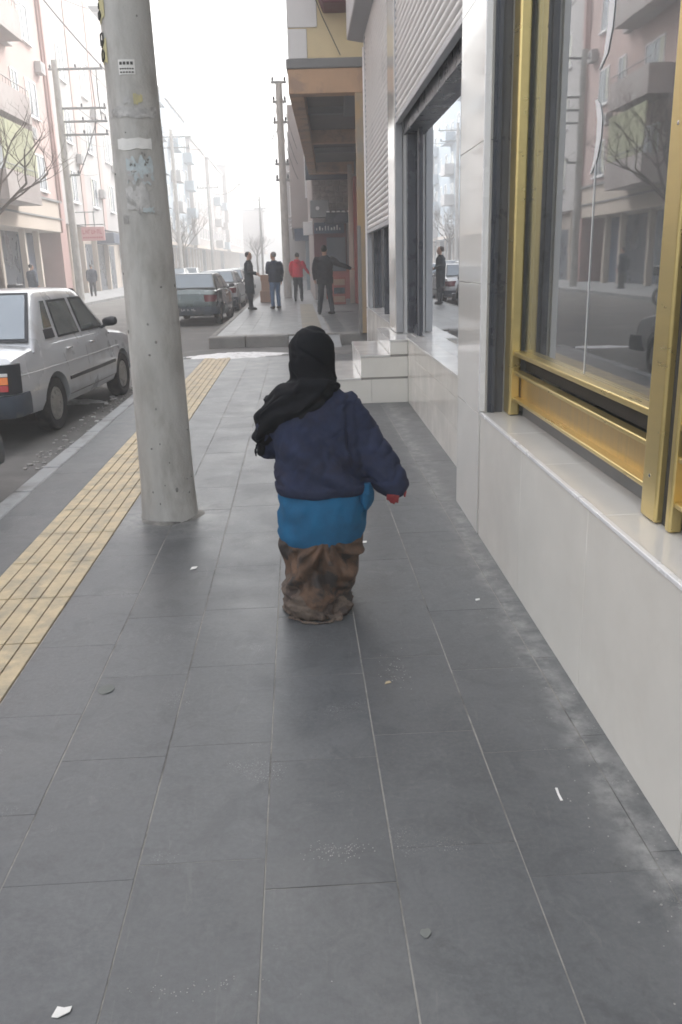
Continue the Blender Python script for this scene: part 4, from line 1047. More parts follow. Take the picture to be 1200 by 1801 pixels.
    # bumpers
    for (yy, fw) in ((0, -1), (ysn[-1], 1)):
        bm_ = MB(); pts = []; w_ = ST[2][1]+.03
        prof = [(-w_, yy-fw*.34), (-w_-.005, yy-fw*.10), (-w_+.05, yy+fw*.015), (-w_+.22, yy+fw*.06), (0, yy+fw*.075), (w_-.22, yy+fw*.06), (w_-.05, yy+fw*.015), (w_+.005, yy-fw*.10), (w_, yy-fw*.34)]
        rings = []
        for (x_, y_) in prof:
            cx_ = x_*.93; cy_ = y_-fw*.08
            rings.append([(x_, y_, .31), (x_*1.012, y_+fw*.01, .36), (x_*1.012, y_+fw*.01, .47), (x_, y_, .52), (cx_, cy_, .52), (cx_, cy_, .31)])
        bm_.loft(rings); obj('bumper', bm_, M[bump] if isinstance(bump, str) else bump, t_, ang=50)
    if detail:
        for sgn in (1, -1):
            # tail lamp wrapping the corner
            def lamp(z0, z1, m_, grow=0, par=None, n_='tail_light'):
                mb_ = MB(); rings = []
                for k_, (x_, y_) in enumerate([(.47-grow,-.012),(.64,-.022),(.705,.0),(.762,.065),(.785,.16+grow)]):
                    rings.append([(sgn*(x_-.05), y_+.05, z0-grow), (sgn*(x_+grow*.1), y_-grow*.12, z0-grow), (sgn*(x_+grow*.1), y_-grow*.12+.02, z1+grow), (sgn*(x_-.05), y_+.07, z1+grow)])
                mb_.loft(rings); return obj(n_, mb_, m_, par or t_, ang=50)
            if K['quarter']:
                lh = lamp(.55, .79, M['blackplastic'], .02)
                def face(z0, z1, m_, n_):
                    mb_ = MB(); mb_.prism([(.50,z0),(.735,z0),(.735,z1),(.50,z1)], .012, lambda u_, v_, w_: (sgn*u_, -.034-w_+.02*((v_-.55)/.24)+max(0,u_-.66)*.35, v_)); obj(n_, mb_, m_, lh, bevel=.003)
                face(.565, .625, M['redlens'], 'red_lens'); face(.63, .70, M['orangelens'], 'orange_lens'); face(.705, .735, M['plate'], 'white_lens')
            else:
                lamp(.66, .84, M['darklens'], 0)
            hl = MB(); hl.box(sgn*.42 if sgn > 0 else -.66, .66 if sgn > 0 else -.42, ysn[-1]-.02, ysn[-1]+.03, .52, .66); obj('headlight', hl, M['chrome'], t_, bevel=.02)
        # side strips, seams, handles, mirrors
            def strip(name_, y0, y1, z0, z1, m_, th=.010, n_=14):
                mb_ = MB(); rings = []
                for i in range(n_+1):
                    y_ = y0+(y1-y0)*i/n_
                    rings.append([(sgn*(sx(y_, z0)-.003), y_, z0), (sgn*(sx(y_, z0)+th), y_, z0+.004), (sgn*(sx(y_, z1)+th), y_, z1-.004), (sgn*(sx(y_, z1)-.003), y_, z1)])
                mb_.loft(rings); return obj(name_, mb_, m_, t_, ang=30)
            a0, a1 = K['ax']; wr_ = K['wr']+.06
            strip('side_trim', a0+wr_+.02, a1-wr_-.02, .485, .53, M['blackplastic'])
            strip('lower_panel', a0+wr_+.01, a1-wr_-.01, K['st'][5][2]+.015, K['st'][5][2]+.12, M['dirtsill'], .004)
            strip('crease', .18, a1-.1, .678, .690, paint, .005, 24)
            def seam(pts):
                mb_ = MB(); P_ = [(sgn*(sx(y_, z_) if z_ < belt-.02 else gx(z_)+.001)-sgn*.001, y_, z_) for y_, z_ in pts]; mb_.tube(P_, .0035, 5); return mb_
            sm = MB()
            for pts in ([(1.30,.90),(1.34,.78),(1.40,.66),(1.45,.50),(1.47,.30)], [(2.06,.93),(2.07,.8),(2.08,.6),(2.08,.4),(2.08,.28)], [(2.93,.90),(2.97,.75),(2.98,.6),(2.96,.42),(2.94,.28)]):
                q_ = seam(pts); sm.add(q_.v, q_.f)
            obj('door_seam', sm, M['blackplastic'], t_)
            for yh in (1.42, 2.20):
                hd_ = MB(); x_ = sx(yh, .82); hd_.box(sgn*(x_-.01) if sgn > 0 else -(x_+.03), (x_+.03) if sgn > 0 else -(x_-.01), yh, yh+.15, .815, .84); obj('door_handle', hd_, M['chrome'], t_, bevel=.007)
            mi_ = MB(); mi_.caps([(sgn*.85, 2.76, 1.02), (sgn*.93, 2.75, 1.03)], [.055,.06], 14); mi_.tube([(sgn*.76, 2.80, .95), (sgn*.86, 2.77, 1.0)], .02, 8); obj('mirror', mi_, M['blackplastic'], t_)
        pl_ = MB(); pl_.box(-.26, .26, -.095, -.083, .40, .50) if not K['quarter'] else pl_.box(-.26, .26, -.035, -.02, .56, .67)
        pobj = obj('number_plate', pl_, M['plate'] if K['quarter'] else M['bumper'], t_, bevel=.003)
        gl_ = MB(); yy_ = -.099 if not K['quarter'] else -.040; z_ = .42 if not K['quarter'] else .585
        for i in range(7):
            if i in (2, 4) : continue
            x0 = -.2+i*.058; gl_.box(x0, x0+.010, yy_, yy_+.004, z_, z_+.06); gl_.box(x0+.0101, x0+.035, yy_, yy_+.004, z_+(.024 if i % 2 else 0), z_+(.034 if i % 2 else .01)); gl_.box(x0+.0351, x0+.044, yy_, yy_+.004, z_, z_+.06*(1 if i % 3 else .5))
        obj('plate_characters', gl_, M['ink'] if K['quarter'] else M['plate'], pobj, smooth=False)
    return t_
NEARC = 'cars parked along the near kerb'
car('parked_car', 'silver white old saloon car with black bumper and orange tail light, parked by the kerb', (-3.48,8.12,-.12), R(-5.3), R12, M['silver'])
car('parked_car', 'white car of which only the front tyre edge shows at the left picture edge', (-3.30,1.98,-.12), R(-4), R12, M['whitepaint'])
car('parked_car', 'dark green grey saloon seen from behind beyond the concrete pole', (-3.05,24.4,-.12), R(-3), S90, M['bluepaint'])
car('parked_car', 'silver saloon parked directly ahead of the dark green grey saloon', (-2.95,31.0,-.12), R(-2), S90, M['silver'])
car('parked_car', 'hazy white car third in the far row behind the standing man', (-3.0,37.2,-.12), R(-1), S90, M['whitepaint'], detail=False)
car('parked_car', 'faint dark car at the end of the far kerb row', (-3.1,44.5,-.12), 0, S90, M['bluepaint'], detail=False)
car('parked_car', 'faint white van like car parked on the opposite kerb in the haze', (-8.6,70,-.12), 0, S90, M['whitepaint'], detail=False, group='cars parked across the street')
car('parked_car', 'faint blue car parked on the opposite kerb in the haze', (-8.6,62,-.12), 0, S90, M['bluepaint'], detail=False, group='cars parked across the street')

# motorbike across the street
MT = thing('motorbike', 'dark motorbike with white windshield parked across the street behind the silver car', 'motorbike', (-9.15,27.0,-.12), R(70))
for yy in (-.62, .62):
    tw = MB(); rings = []
    for k_ in range(25):
        q = 2*math.pi*k_/24; c_ = Vector((0, yy+.27*math.cos(q), .30+.27*math.sin(q))); rr = Vector((0, math.cos(q), math.sin(q)))
        rings.append([c_+rr*(.045*math.cos(s_))+Vector((.05*math.sin(s_),0,0)) for s_ in [2*math.pi*j/8 for j in range(8)]])
    tw.loft(rings, cap=False); wq_ = obj('wheel', tw, M['rubber'], MT)
    rm = MB(); rm.tube([(-.03,yy,.30),(.03,yy,.30)], .05, 12)
    for k_ in range(8): q = math.pi*k_/4; rm.tube([(0,yy,.30),(0,yy+.24*math.cos(q),.30+.24*math.sin(q))], .008, 5)
    obj('rim', rm, M['hub'], wq_)
obj('engine', MB().caps([(0,-.15,.42),(0,.15,.45)], [.16,.15], 12), M['metalgrey'], MT)
obj('tank', MB().caps([(0,-.02,.82),(0,.30,.86)], [.12,.14], 14), M['darkpaint'], MT)
obj('seat', MB().caps([(0,-.60,.84),(0,-.1,.80)], [.10,.12], 12, flat=.6), M['blackplastic'], MT)
obj('fork', MB().tube([(.06,.62,.3),(.06,.42,.98)], .025, 8).tube([(-.06,.62,.3),(-.06,.42,.98)], .025, 8), M['metalgrey'], MT)
obj('handlebar', MB().tube([(-.36,.30,1.05),(-.15,.42,1.02),(.15,.42,1.02),(.36,.30,1.05)], .018, 8), M['blackplastic'], MT)
obj('windshield', MB().loft([ellring(0,.50,.85,.18,.06,16), ellring(0,.46,1.1,.17,.05,16), ellring(0,.40,1.30,.10,.03,16)]), M['pvc'], MT)
obj('luggage_box', MB().box(-.2,.2,-.85,-.5,.95,1.25), M['blackplastic'], MT, bevel=.05)
obj('frame', MB().tube([(0,-.62,.3),(0,-.2,.42),(0,.1,.72),(0,.42,.95)], .03, 8).tube([(.05,-.62,.3),(.05,-.5,.80)], .02, 8).tube([(-.05,-.62,.3),(-.05,-.5,.80)], .02, 8), M['blackplastic'], MT)

bx = thing('cardboard_box_stack', 'pinkish brown cardboard box stack between the two men on the left', 'boxes', (-1.15,33,.1))
for i, (dx, z0, z1, w_) in enumerate([(0,0,.42,.24),(.03,.422,.78,.21),(-.02,.782,1.0,.18)]):
    obj('box', MB().box(dx-w_, dx+w_, -.2, .2, z0, z1), M['card'], bx, bevel=.01)

# ------------------------------------------------------------------ people
def hand_mb(mb, wrist, fdir, pdir, side, sc=1.0, curl=.5):
    """palm + five separate fingers. fdir: finger direction, pdir: palm-facing direction, side: thumb side vector"""
    f, p = Vector(fdir).normalized(), Vector(pdir).normalized(); p = (p-f*p.dot(f)).normalized(); s_ = f.cross(p)*side; w_ = Vector(wrist)
    mb.caps([w_-f*.02*sc, w_+f*.03*sc, w_+f*.085*sc], [.026*sc, .036*sc, .038*sc], 12, flat=.5)
    for i, (o, l, r_) in enumerate([(.030,.070,.0092),(.010,.080,.0095),(-.010,.074,.009),(-.029,.058,.008)]):
        b0 = w_+f*.088*sc+s_*o*sc; pts = [b0-f*.02*sc, b0]; d = f.copy(); q = b0.copy()
        for seg in (.45,.32,.23):
            d = (d+p*curl*.62).normalized(); q = q+d*l*seg*sc; pts.append(q.copy())
        mb.caps(pts, [r_*sc*1.05, r_*sc, r_*sc*.96, r_*sc*.88, r_*sc*.75], 9)
    b0 = w_+f*.025*sc+s_*.028*sc
    mb.caps([b0, b0+(f*.5+s_*.8).normalized()*.035*sc+p*.006*sc, b0+(f*.9+s_*.85).normalized()*.062*sc+p*.018*sc, b0+(f*1.3+s_*.75).normalized()*.085*sc+p*.03*sc], [.013*sc,.0115*sc,.0105*sc,.0085*sc], 9)

def head_mb(mb, c, yaw=0, pitch=0, sc=1.0):
    c = Vector(c); Rm = Matrix.Rotation(yaw, 3, 'Z') @ Matrix.Rotation(pitch, 3, 'X'); t2 = MB()
    rings = []
    for (z, rx, ry, oy) in [(-.115,.022,.025,.055),(-.105,.040,.045,.040),(-.08,.055,.068,.022),(-.045,.064,.083,.008),(0,.071,.092,.0),(.04,.073,.095,-.003),(.075,.066,.086,-.006),(.10,.048,.063,-.008),(.116,.02,.026,-.008)]:
        rings.append(ellring(0, oy, z, rx, ry, 20))
    t2.loft(rings)
    t2.caps([(0,.088,.012),(0,.104,-.018),(0,.108,-.032)], [.007,.010,.013], 8)      # nose
    t2.caps([(-.03,.083,.030),(0,.091,.026),(.03,.083,.030)], [.009,.009,.009], 8)   # brow
    t2.caps([(-.016,.085,-.062),(.016,.085,-.062)], [.008,.008], 8)                  # mouth mound
    for sg in (1,-1): t2.caps([(sg*.072,-.004,.015),(sg*.078,-.010,-.005),(sg*.073,0,-.028)], [.010,.013,.009], 8)
    fn = lambda x, y, z: tuple(c+Rm@(Vector((x,y,z))*sc))
    t2.xf(fn); mb.add(t2.v, t2.f); return fn

def face_parts(fn, parent, sc=1.0):
    e = MB()
    for sg in (1,-1): e.ball(fn(sg*.028,.083,.006), .0125*sc, 10, 8)
    eo = obj('eyes', e, M['eyew'], parent); p_ = MB()
    for sg in (1,-1): p_.ball(fn(sg*.028,.0935,.006), .0055*sc, 8, 6)
    obj('pupils', p_, M['hairdark'], eo)
    m_ = MB(); m_.caps([fn(-.02,.090,-.062), fn(0,.094,-.061), fn(.02,.090,-.062)], [.003,.0045,.003], 8); obj('mouth', m_, M['lips'], parent)

def folds(amp, s1, s2, seed=0):
    def f(co, n):
        v = Vector((co.x*s1+seed, co.y*s1, co.z*s2)); return amp*(mnoise.noise(v)+.5*mnoise.noise(v*2.3))
    return f

def person(label, loc, rz, H, coat, legs, hair, J, stout=1.0, coat_len=.48, group='men standing on the far pavement', vox=.013, hood=None):
    """J: joints in local metres for a 1.75 m figure, facing +y: keys le,lw,re,rw (elbows, wrists), lk,la,rk,ra (knees, ankles)"""
    sc = H/1.75; V = lambda p_: Vector(p_)*sc; st = stout
    t_ = thing('person', label, 'person', loc, rz, group)
    sh = {1: (.165*st,0,1.40), -1: (-.165*st,0,1.40)}; hp = {1: (.09,0,.90), -1: (-.09,0,.90)}
    E = {1: J['re'], -1: J['le']}; Wr = {1: J['rw'], -1: J['lw']}; K_ = {1: J['rk'], -1: J['lk']}; A = {1: J['ra'], -1: J['la']}
    lean = J.get('lean', 0)
    b = MB()
    b.loft([[tuple(V(q)) for q in ellring(0, y_, z_, rx, ry, 20)] for z_, rx, ry, y_ in [(.84,.10,.08,0),(.90,.15,.10,0),(1.02,.145*st,.10*st,0),(1.2,.155*st,.11*st,0),(1.35,.165*st,.105,0),(1.44,.12,.08,0),(1.48,.06,.06,0)]])
    b.caps([V((0,0,1.44)), V((0,.01+lean,1.56))], [.055*sc,.052*sc], 14)
    hc = V((0, .025+lean*1.5, 1.635)); fn = head_mb(b, hc, J.get('yaw',0), J.get('pitch',0), sc)
    for sg in (1,-1):
        b.caps([V(sh[sg]), V(E[sg]), V(Wr[sg])], [.052*sc,.040*sc,.026*sc], 12)
        b.caps([V(hp[sg]), V(K_[sg]), V(A[sg])], [.085*sc,.055*sc,.038*sc], 12)
        fd = (V(Wr[sg])-V(E[sg])).normalized(); pd = Vector((-sg, .2, 0)) if abs(fd.z) > .6 else Vector((0,0,-1))
        hand_mb(b, V(Wr[sg]), fd, pd, J.get('thumb', {}).get(sg, 1), sc)
    body = obj('body', voxel(b, .0075, 2), M['skin'], t_); face_parts(fn, body, sc)
    c_ = MB(); bot = .98-coat_len+.30
    prof = [(bot,.175*st,.125*st,0),(bot+.05,.185*st,.135*st,0),(1.0,.175*st,.135*st,0),(1.12,.175*st,.135*st,0),(1.26,.185*st,.14*st,0),(1.36,.18*st,.13,0),(1.44,.12*st,.10,0),(1.50,.075,.075,.01)]
    c_.loft([[tuple(V(q)) for q in ellring(0, y_, z_, rx, ry, 26)] for z_, rx, ry, y_ in prof])
    for sg in (1,-1):
        s0 = V(sh[sg]); s0.z -= .02; m1 = s0.lerp(V(E[sg]), .5)
        c_.caps([s0, m1, V(E[sg]), V(Wr[sg])], [.080*sc*st,.074*sc*st,.062*sc,.046*sc], 14)
    if hood: c_.caps([V((-.07,-.10,1.47)), V((0,-.12,1.45)), V((.07,-.10,1.47))], [.05*sc,.065*sc,.05*sc], 12)
    obj('jacket', voxel(c_, vox, 5, folds(.014, 9, 16, len(label))), coat, t_)
    l_ = MB(); l_.loft([[tuple(V(q)) for q in ellring(0, 0, z_, rx, ry, 22)] for z_, rx, ry in [(.80,.14,.11),(.88,.165,.12),(.98,.16*st,.12*st),(1.03,.15*st,.11*st)]])
    for sg in (1,-1):
        ank = V(A[sg]); kn = V(K_[sg]); l_.caps([V(hp[sg])-Vector((0,0,.03)), kn, ank+Vector((0,0,.035))], [.100*sc,.075*sc,.062*sc], 14)
    obj('trousers', voxel(l_, vox, 4, folds(.010, 8, 14, 3)), legs, t_)
    for sg in (1,-1):
        a = V(A[sg]); ta = J.get('toe', {}).get(sg, 0); fwd = Vector((math.sin(ta), math.cos(ta), 0))
        s_ = MB(); s_.caps([Vector((a.x,a.y,.05*sc))-fwd*.05*sc, Vector((a.x,a.y,.055*sc))+fwd*.06*sc, Vector((a.x,a.y,.04*sc))+fwd*.15*sc], [.045*sc,.048*sc,.036*sc], 12)
        s_.caps([Vector((a.x,a.y,.06*sc)), Vector((a.x,a.y,.12*sc))], [.045*sc,.048*sc], 12)
        s_.xf(lambda x, y, z: (x, y, max(0.0, z))); obj('shoe', s_, M['shoe'], t_)
    h_ = MB(); rings = []
    tmp = MB(); tmp.loft([ellring(0,-.008,z,rx,ry,20) for z,rx,ry in [(-.03,.066,.080),(.0,.078,.088),(.04,.081,.094),(.08,.074,.090),(.108,.05,.064),(.127,.018,.024)]])
    tmp.v = [(x, (y-.018 if y < .03 else y*.72-.004), z if y < .02 else max(z, .052+(.02-y)*.2)) for x, y, z in tmp.v]
    tmp.xf(fn); h_.add(tmp.v, tmp.f); obj('hair', voxel(h_, .008, 3, folds(.004, 60, 60)), hair, t_)
    return t_
std = dict(le=(-.25,-.02,1.12), lw=(-.25,.08,.87), re=(.25,-.02,1.12), rw=(.25,.08,.87), lk=(-.10,.02,.48), la=(-.11,-.02,.06), rk=(.10,.02,.48), ra=(.11,-.02,.06))
J1 = dict(std, le=(-.22,.02,1.14), lw=(-.10,.22,1.08), re=(.22,.02,1.14), rw=(.12,.24,1.12), la=(-.06,-.02,.06), lk=(-.07,.02,.48), ra=(.07,.06,.06), toe={1:.1,-1:-.1})
person('man in a long dark teal coat standing nearest the parked cars', (-1.50,27.8,.1), R(-105), 1.78, M['coat_teal'], M['trouser'], M['hairdark'], J1, 1.0, .78)
J2 = dict(std, le=(-.24,.03,1.14), lw=(-.12,.25,1.16), re=(.26,-.02,1.12), rw=(.27,.05,.88), lean=.02, yaw=R(20))
person('grey haired man in navy jacket and blue jeans left of the pole', (-.69,28.0,.1), R(28), 1.76, M['coat_navy'], M['jeans'], M['hairgrey'], J2, 1.18, .46)
J3 = dict(std, le=(-.27,-.02,1.14), lw=(-.24,.08,.96), re=(.30,.04,1.18), rw=(.40,.12,1.02), lk=(-.09,.03,.48), rk=(.11,.0,.48), ra=(.13,-.05,.06))
person('man in a bright red jacket walking away down the far pavement', (.06,32.8,.1), R(-6), 1.76, M['coat_red'], M['trouser'], M['hairdark'], J3, 1.15, .40, hood=True)
J4 = dict(std, le=(-.28,-.03,1.14), lw=(-.27,.05,.92), re=(.40,.06,1.26), rw=(.68,.10,1.16), lk=(-.12,.03,.48), la=(-.17,-.03,.06), rk=(.12,.02,.48), ra=(.17,-.02,.06), pitch=R(12), lean=.02, yaw=R(-10), toe={1:-.5,-1:.1})
person('man dressed in black stretching his right arm towards the shop wall', (.80,24.2,.1), R(2), 1.86, M['coat_dark'], M['trouser'], M['hairdark'], J4, 1.2, .50)
person('distant pedestrian in dark clothes walking before the pink sign', (-11.25,48.6,.0), R(20), 1.72, M['coat_navy'], M['trouser'], M['hairgrey'], std, 1.15, .52, group='pedestrians on the opposite pavement', vox=.02)
person('distant dark figure at the blue shop door, seen over the silver car roof', (-11.4,38.2,.0), R(-40), 1.75, M['coat_navy'], M['trouser'], M['hairdark'], std, 1.25, .60, group='pedestrians on the opposite pavement', vox=.02)

# ---- the woman in front, seen from behind, moving low on her knees
WO = thing('person', 'woman low on her knees in black headscarf, navy jumper, blue tunic and brown skirt', 'person', (.055,3.72,0))
def ow(name, m_, mat_, **k): return obj(name, m_, mat_, WO, **k)
HC = Vector((-.055,.06,.985))
b = MB()
b.loft([ellring(cx, cy, z_, rx, ry, 20) for z_, cx, cy, rx, ry in [(.26,.02,0,.14,.10),(.38,.02,0,.16,.12),(.50,.02,0,.15,.11),(.64,.01,.02,.15,.10),(.76,0,.03,.15,.09),(.82,-.03,.04,.09,.07)]])
b.caps([(-.05,.05,.80),(-.055,.06,.90)], [.05,.048], 14)
fnW = head_mb(b, HC, R(12), R(-8), .96)
b.caps([(.13,.03,.73),(.25,.0,.58),(.345,-.04,.42)], [.045,.036,.025], 12)      # right arm
b.caps([(-.13,.03,.73),(-.23,.10,.60),(-.12,.24,.56)], [.045,.036,.025], 12)     # left arm held in front
for sg in (1,-1): b.caps([(.02+sg*.08,.0,.30),(.01+sg*.07,.08,.07),(.0+sg*.05,-.03,.05)], [.07,.055,.035], 12)
hand_mb(b, (.336,-.046,.452), (-.15,-.55,-.75), (0,.6,-.6), 1, .74, .9)
hand_mb(b, (-.12,.24,.56), (1,.3,-.1), (0,-.6,-.3), -1, .92, .6)
bodyW = ow('body', voxel(b, .0055, 2), [M['skin'], M['skinred']])
for pl_ in bodyW.data.polygons:
    if pl_.center.x > .26 and pl_.center.z < .50 and pl_.center.y < -.02: pl_.material_index = 1
face_parts(fnW, bodyW, .96)
# jumper
c_ = MB()
c_.loft([ellring(cx, cy, z_, rx, ry, 40, None, 2.3) for z_, cx, cy, rx, ry in
         [(.405,.022,-.005,.205,.165),(.43,.022,-.005,.212,.172),(.50,.018,0,.205,.168),(.57,.012,.005,.200,.160),(.65,.008,.012,.200,.150),(.72,.0,.02,.200,.138),(.775,-.01,.03,.175,.122),(.81,-.03,.04,.125,.10),(.835,-.045,.05,.075,.075)]])
c_.caps([(.135,.03,.735),(.185,.02,.665),(.235,0,.57),(.285,-.022,.49),(.325,-.038,.432)], [.074,.078,.080,.084,.076], 20)
c_.caps([(-.135,.03,.74),(-.20,.05,.66),(-.215,.10,.585),(-.10,.22,.55)], [.08,.075,.068,.052], 20)
def wfold(co, n):
    x, y, z = co; d = 0
    if y < .10:                                   # diagonal drapes across the back, down to the right
        u = (z-.62)+(x+.0)*.62
        d += .015*math.sin(u*50+2.2*mnoise.noise(Vector((x*5, 0, z*5))))*max(0, min(1, (.72-z)*6))*max(0, 1-abs(x+.02)/.30)
        d += -.022*math.exp(-((z-.62+.9*(x-.03))/.020)**2)*max(0, min(1, (.70-z)*8))
    d += -.020*math.exp(-((x-.148-.12*(.72-z))/.014)**2)*max(0, min(1, (.79-z)*9))*max(0, min(1, (z-.48)*9))*(1 if y < .05 else 0)
    d -= .007*max(0, 1-7*abs(mnoise.noise(Vector((x*5+3, y*5, z*8+x*5)))))*(1 if z > .43 else .3)+.004*max(0, 1-6*abs(mnoise.noise(Vector((x*9+8, y*6, z*13-x*7)))))
    d += .009*mnoise.noise(Vector((x*11, y*11, z*9)))+.0022*mnoise.noise(Vector((x*40, y*40, z*40)))
    if z < .44: d = .3*d+.005+.002*math.sin(math.atan2(y, x)*7)
    return d
ow('jumper', voxel(c_, .0075, 7, wfold), M['navy'])
# blue tunic
def tfold(a, z): return max(0, min(1, (z-.20)/.1))*(.014*math.sin(7*a+z*16)+.008*math.sin(15*a-z*31))+.010*math.sin(3*a+60*z)
def tring(z_, cx, cy, rx, ry): return ellring(cx, cy, z_, rx, ry, 72, tfold, 2.25)
tn = MB(); rings = [tring(z_, cx, cy, rx, ry) for z_, cx, cy, rx, ry in
      [(.212,.012,0,.176,.150),(.200,.012,0,.196,.170),(.213,.013,0,.204,.178),(.235,.017,0,.202,.180),(.27,.019,0,.203,.184),(.305,.021,0,.205,.187),(.34,.023,0,.206,.186),(.375,.024,0,.204,.179),(.41,.024,0,.198,.166),(.445,.022,0,.185,.152)]]
rings = [[(x, y, z+(.034*(max(0, -y)/.18)**1.5*(x*1.1+.10)-.012*max(0,-y)/.18)*(1 if i < 5 else .4)) for x, y, z in r_] for i, r_ in enumerate(rings)]
tn.loft(rings); tunic = mesh_of('tunic', tn, True, 80)
displace(tunic, lambda co, n: -.017*max(0, 1-1.6*abs(math.sin(co.z*44+10*(co.x-.02)**2*8+1.8*mnoise.noise(co*7))))*max(0,min(1,(co.z-.215)*20))+.005*mnoise.noise(Vector((co.x*12, co.y*12, co.z*45)))+.003*mnoise.noise(Vector((co.x*30, co.y*30, co.z*70))))
ow('tunic', tunic, M['blue'])
tt = MB(); tt.loft([ellring(.215,-.03,z_,rx,ry,20,lambda a,z: .12*math.sin(3*a+z*40)) for z_,rx,ry in [(.315,.014,.05),(.33,.026,.07),(.36,.034,.085),(.40,.036,.09),(.44,.026,.07)]])
ow('tunic_side_flap', tt, M['blue'])
# skirt, draped from a knot at the back and gathered to a rounded hem on the ground (true heights)
PZ = [.43,.40,.37,.33,.28,.22,.16,.10,.06,.035,.018,.006]
PRX = [.152,.170,.184,.195,.194,.186,.172,.157,.149,.149,.152,.156]
PRY = [.145,.158,.168,.172,.172,.172,.174,.182,.192,.203,.212,.218]
PCY = [.0,.0,.0,-.004,-.010,-.018,-.028,-.042,-.052,-.060,-.066,-.070]
PCX = [.014,.014,.014,.013,.011,.008,.002,-.008,-.014,-.018,-.020,-.022]
sk = MB(); rings = []; NR = 84
for i in range(NR+1):
    z_ = .43*(1-i/NR)**1.15+.004
    q_ = lambda T_: float(np.interp(z_, PZ[::-1], T_[::-1]))
    rings.append(ellring(q_(PCX), q_(PCY), z_, q_(PRX), q_(PRY), 220, None, 2.1))
sk.loft(rings); skm = mesh_of('skirt', sk, True, 80)
def skd(co, n):
    x, y, z = co
    lo = max(0, min(1, (.345-z)/.08))
    if y < .06:
        kx, kz = .035, .385; dx, dz = x-kx, kz-z; rr = math.hypot(dx, dz*.9)+1e-4; ph = math.atan2(dx, dz+.02)
        bend = ph+.9*rr*math.sin(3*rr*6)
        d = lo*(min(.030, .10*rr)*math.sin(bend*8.5+2.0*mnoise.noise(Vector((x*5, y*3, z*5))))+.012*math.sin(bend*19+4*mnoise.noise(Vector((x*8, y*6, z*9)))))
        d += .022*lo*math.exp(-((dx+.42*dz+.25*dz*dz*4)/.022)**2)          # long ridge sweeping down to the left
        d -= .010*lo*math.exp(-((dx+.42*dz+.25*dz*dz*4-.045)/.018)**2)
        w_ = max(0, min(1, (.16-z)*9))*max(0, min(1, (-x+.02)*10))
        d += w_*(.012*mnoise.noise(Vector((x*42, y*30, z*62)))+.006*mnoise.noise(Vector((x*90, y*70, z*110))))
        d += .006*mnoise.noise(Vector((x*18, y*18, z*26)))
    else: d = lo*.012*math.sin(math.atan2(y, x)*9)+.006*mnoise.noise(co*20)
    d *= .35+.65*min(1, abs(n.y)*1.3)
    if z < .035: d += .018*mnoise.noise(Vector((x*26, y*26, 1)))+.009*math.sin(math.atan2(y+.07, x)*19)
    return d
displace(skm, skd)
for v_ in skm.vertices:
    if v_.co.z < .003: v_.co.z = .003
so = ow('skirt', skm, [M['skirt'], M['skirthem']]); so['true_height'] = 1
for pl_ in so.data.polygons:
    c_ = pl_.center
    if c_.z < .05+.06*mnoise.noise(Vector((c_.x*14, c_.y*14, c_.z*8)))+.10*max(0, min(1, -c_.x*8)) and c_.y < .05: pl_.material_index = 1
hm = MB(); random.seed(9)                                  # crumpled trailing edge
for i in range(15):
    a = R(random.uniform(185, 350)); cx_, cy_ = -.022+.150*math.cos(a), -.070+.220*math.sin(a); ta = a+math.pi/2
    l_ = random.uniform(.02,.055); dx, dy = math.cos(ta)*l_, math.sin(ta)*l_; h0 = random.uniform(.004,.009)
    hm.caps([(cx_-dx, cy_-dy, h0*.6), (cx_+random.uniform(-.005,.005), cy_, h0*1.3), (cx_+dx, cy_+dy, h0*.6)], [.004,.009,.004], 8, flat=.5)
hm.xf(lambda x, y, z: (x, y, max(.002, z)))
ow('trailing_hem', voxel(hm, .0035, 2, folds(.003, 60, 60)), M['skirthem'])['true_height'] = 1
# black scarf: wrapped head, neck cowl and a tail thrown over the left shoulder
sc_ = MB()
sc_.loft([ellring(HC.x+cx, HC.y+cy, z_, rx, ry, 36, None, 2.15) for z_, cx, cy, rx, ry in
          [(.775,-.03,-.005,.160,.112),(.80,-.015,-.012,.140,.112),(.825,-.006,-.012,.120,.110),(.86,0,-.010,.107,.108),(.90,0,-.008,.104,.110),(.94,0,-.006,.104,.114),(.985,0,-.006,.106,.117),(1.02,0,-.006,.099,.112),(1.05,0,-.007,.087,.100),(1.078,0,-.008,.068,.080),(1.098,0,-.010,.044,.052),(1.108,0,-.010,.018,.022)]])
def scf(co, n):
    x, y, z = co; u = (z-.86)*46+(x-HC.x)*22
    d = .0065*math.sin(u)*max(0, min(1, (.92-z)*12))-.007*max(0, 1-6*abs(mnoise.noise(Vector((x*7, y*7, z*11+x*6)))))+.003*mnoise.noise(Vector((x*20, y*20, z*20)))
    d += .0035*math.sin((z-.95)*60+(x-HC.x)*30)*max(0, min(1, (z-.92)*10))*.6
    return d
dr = sc_   # tail: loft following neck right -> over the back -> left shoulder -> down the upper arm
path = [((.040,-.050,.825),(.030,.024)), ((-.01,-.085,.805),(.052,.045)), ((-.075,-.100,.775),(.064,.048)), ((-.140,-.080,.730),(.076,.050)), ((-.188,-.045,.685),(.074,.050)), ((-.218,-.0,.640),(.054,.042)), ((-.230,.03,.600),(.030,.026))]
rings = []
for i, (p_, (a, b2)) in enumerate(path):
    p_ = Vector(p_); nx_ = Vector(path[min(i+1, len(path)-1)][0]); pv = Vector(path[max(i-1, 0)][0]); t0 = (nx_-pv).normalized()
    side = Vector((.35,-.75,.35)).normalized(); up = t0.cross(side).normalized(); side = up.cross(t0).normalized()
    rings.append([p_+up*(a*math.cos(q))+side*(b2*.42*math.sin(q)) for q in [2*math.pi*k_/24 for k_ in range(24)]])
dr.loft(rings)
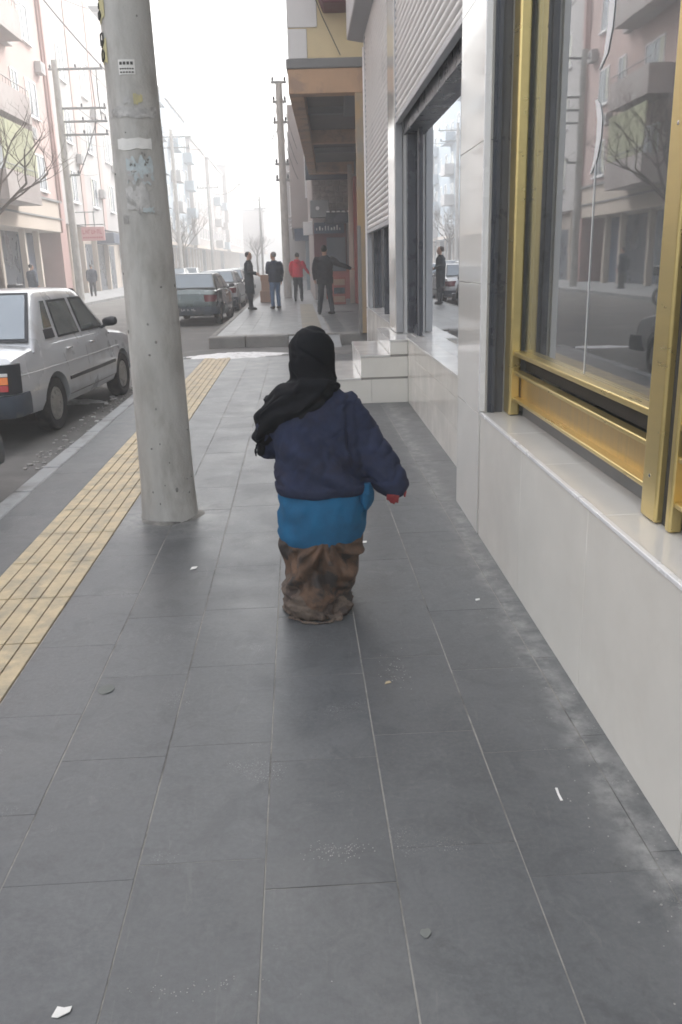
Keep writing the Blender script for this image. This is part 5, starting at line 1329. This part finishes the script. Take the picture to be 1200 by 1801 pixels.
dr.caps([(.055,-.01,.83),(.0,-.07,.835),(-.10,-.06,.83),(-.16,.0,.80),(-.20,.05,.75)], [.022,.034,.050,.060,.045], 14)
dr.caps([(-.17,.02,.76),(-.222,.03,.69),(-.245,.05,.63),(-.245,.08,.57)], [.045,.048,.040,.026], 14)
dr.tube([(-.262,.02,.60),(-.272,.0,.575),(-.268,-.01,.55)], [.008,.006,.003], 8)
def drf(co, n):
    x, y, z = co; u = (z-.70)*.78-(x+.15)*.62
    return .0085*math.sin(u*95+3*mnoise.noise(Vector((x*8,y*8,z*8))))+.004*mnoise.noise(Vector((x*26, y*26, z*26)))
def scall(co, n):
    w_ = max(0, min(1, (.86-co.z)*14)); h_ = scf(co, n); return h_*(1-w_)+drf(co, n)*w_
scm = voxel(sc_, .0055, 9, scall)
# open the front of the scarf over the face
bmx = bmesh.new(); bmx.from_mesh(scm)
fq = Matrix.Rotation(R(12), 3, 'Z')@Vector((0,1,0))
dele = [f_ for f_ in bmx.faces if (lambda p_: p_.dot(fq) > .045 and abs((p_-fq*p_.dot(fq)).x) < .062 and -.085 < p_.z < .065)(f_.calc_center_median()-HC)]
bmesh.ops.delete(bmx, geom=dele, context='FACES'); bmx.to_mesh(scm); bmx.free()
so2 = ow('headscarf', scm, M['scarf']); sm_ = so2.modifiers.new('thick', 'SOLIDIFY'); sm_.thickness = .006; sm_.offset = -1

ZA, ZB = [0,.215,.405,.80,.87,1.105,1.3], [.0,.355,.545,.985,1.055,1.275,1.46]
for o_ in [o_ for o_ in bpy.data.objects if (o_.parent == WO or (o_.parent and o_.parent.parent == WO)) and 'true_height' not in o_]:
    for v_ in o_.data.vertices:
        z_ = v_.co.z; v_.co.z = float(np.interp(z_, ZA, ZB)); v_.co.x += .055*max(0, min(1, (z_-.74)/.12))+.02*max(0, min(1, (v_.co.x-.2)*8))

# ------------------------------------------------------------------ haze (smoke in the street air)
hz = MB(); hz.box(-70, 60, -40, 330, -1.4, 24)
hm_, nt, p_, out = newmat('haze_air'); nt.nodes.remove(p_)
pv = nt.nodes.new('ShaderNodeVolumePrincipled'); pv.inputs['Density'].default_value = .0058; pv.inputs['Color'].default_value = (.98,.99,1,1); pv.inputs['Anisotropy'].default_value = .1
nt.links.new(pv.outputs[0], out.inputs['Volume'])
tag(obj('haze', hz, hm_, smooth=False), 'pale smoky haze hanging along the street', 'haze', kind='stuff')
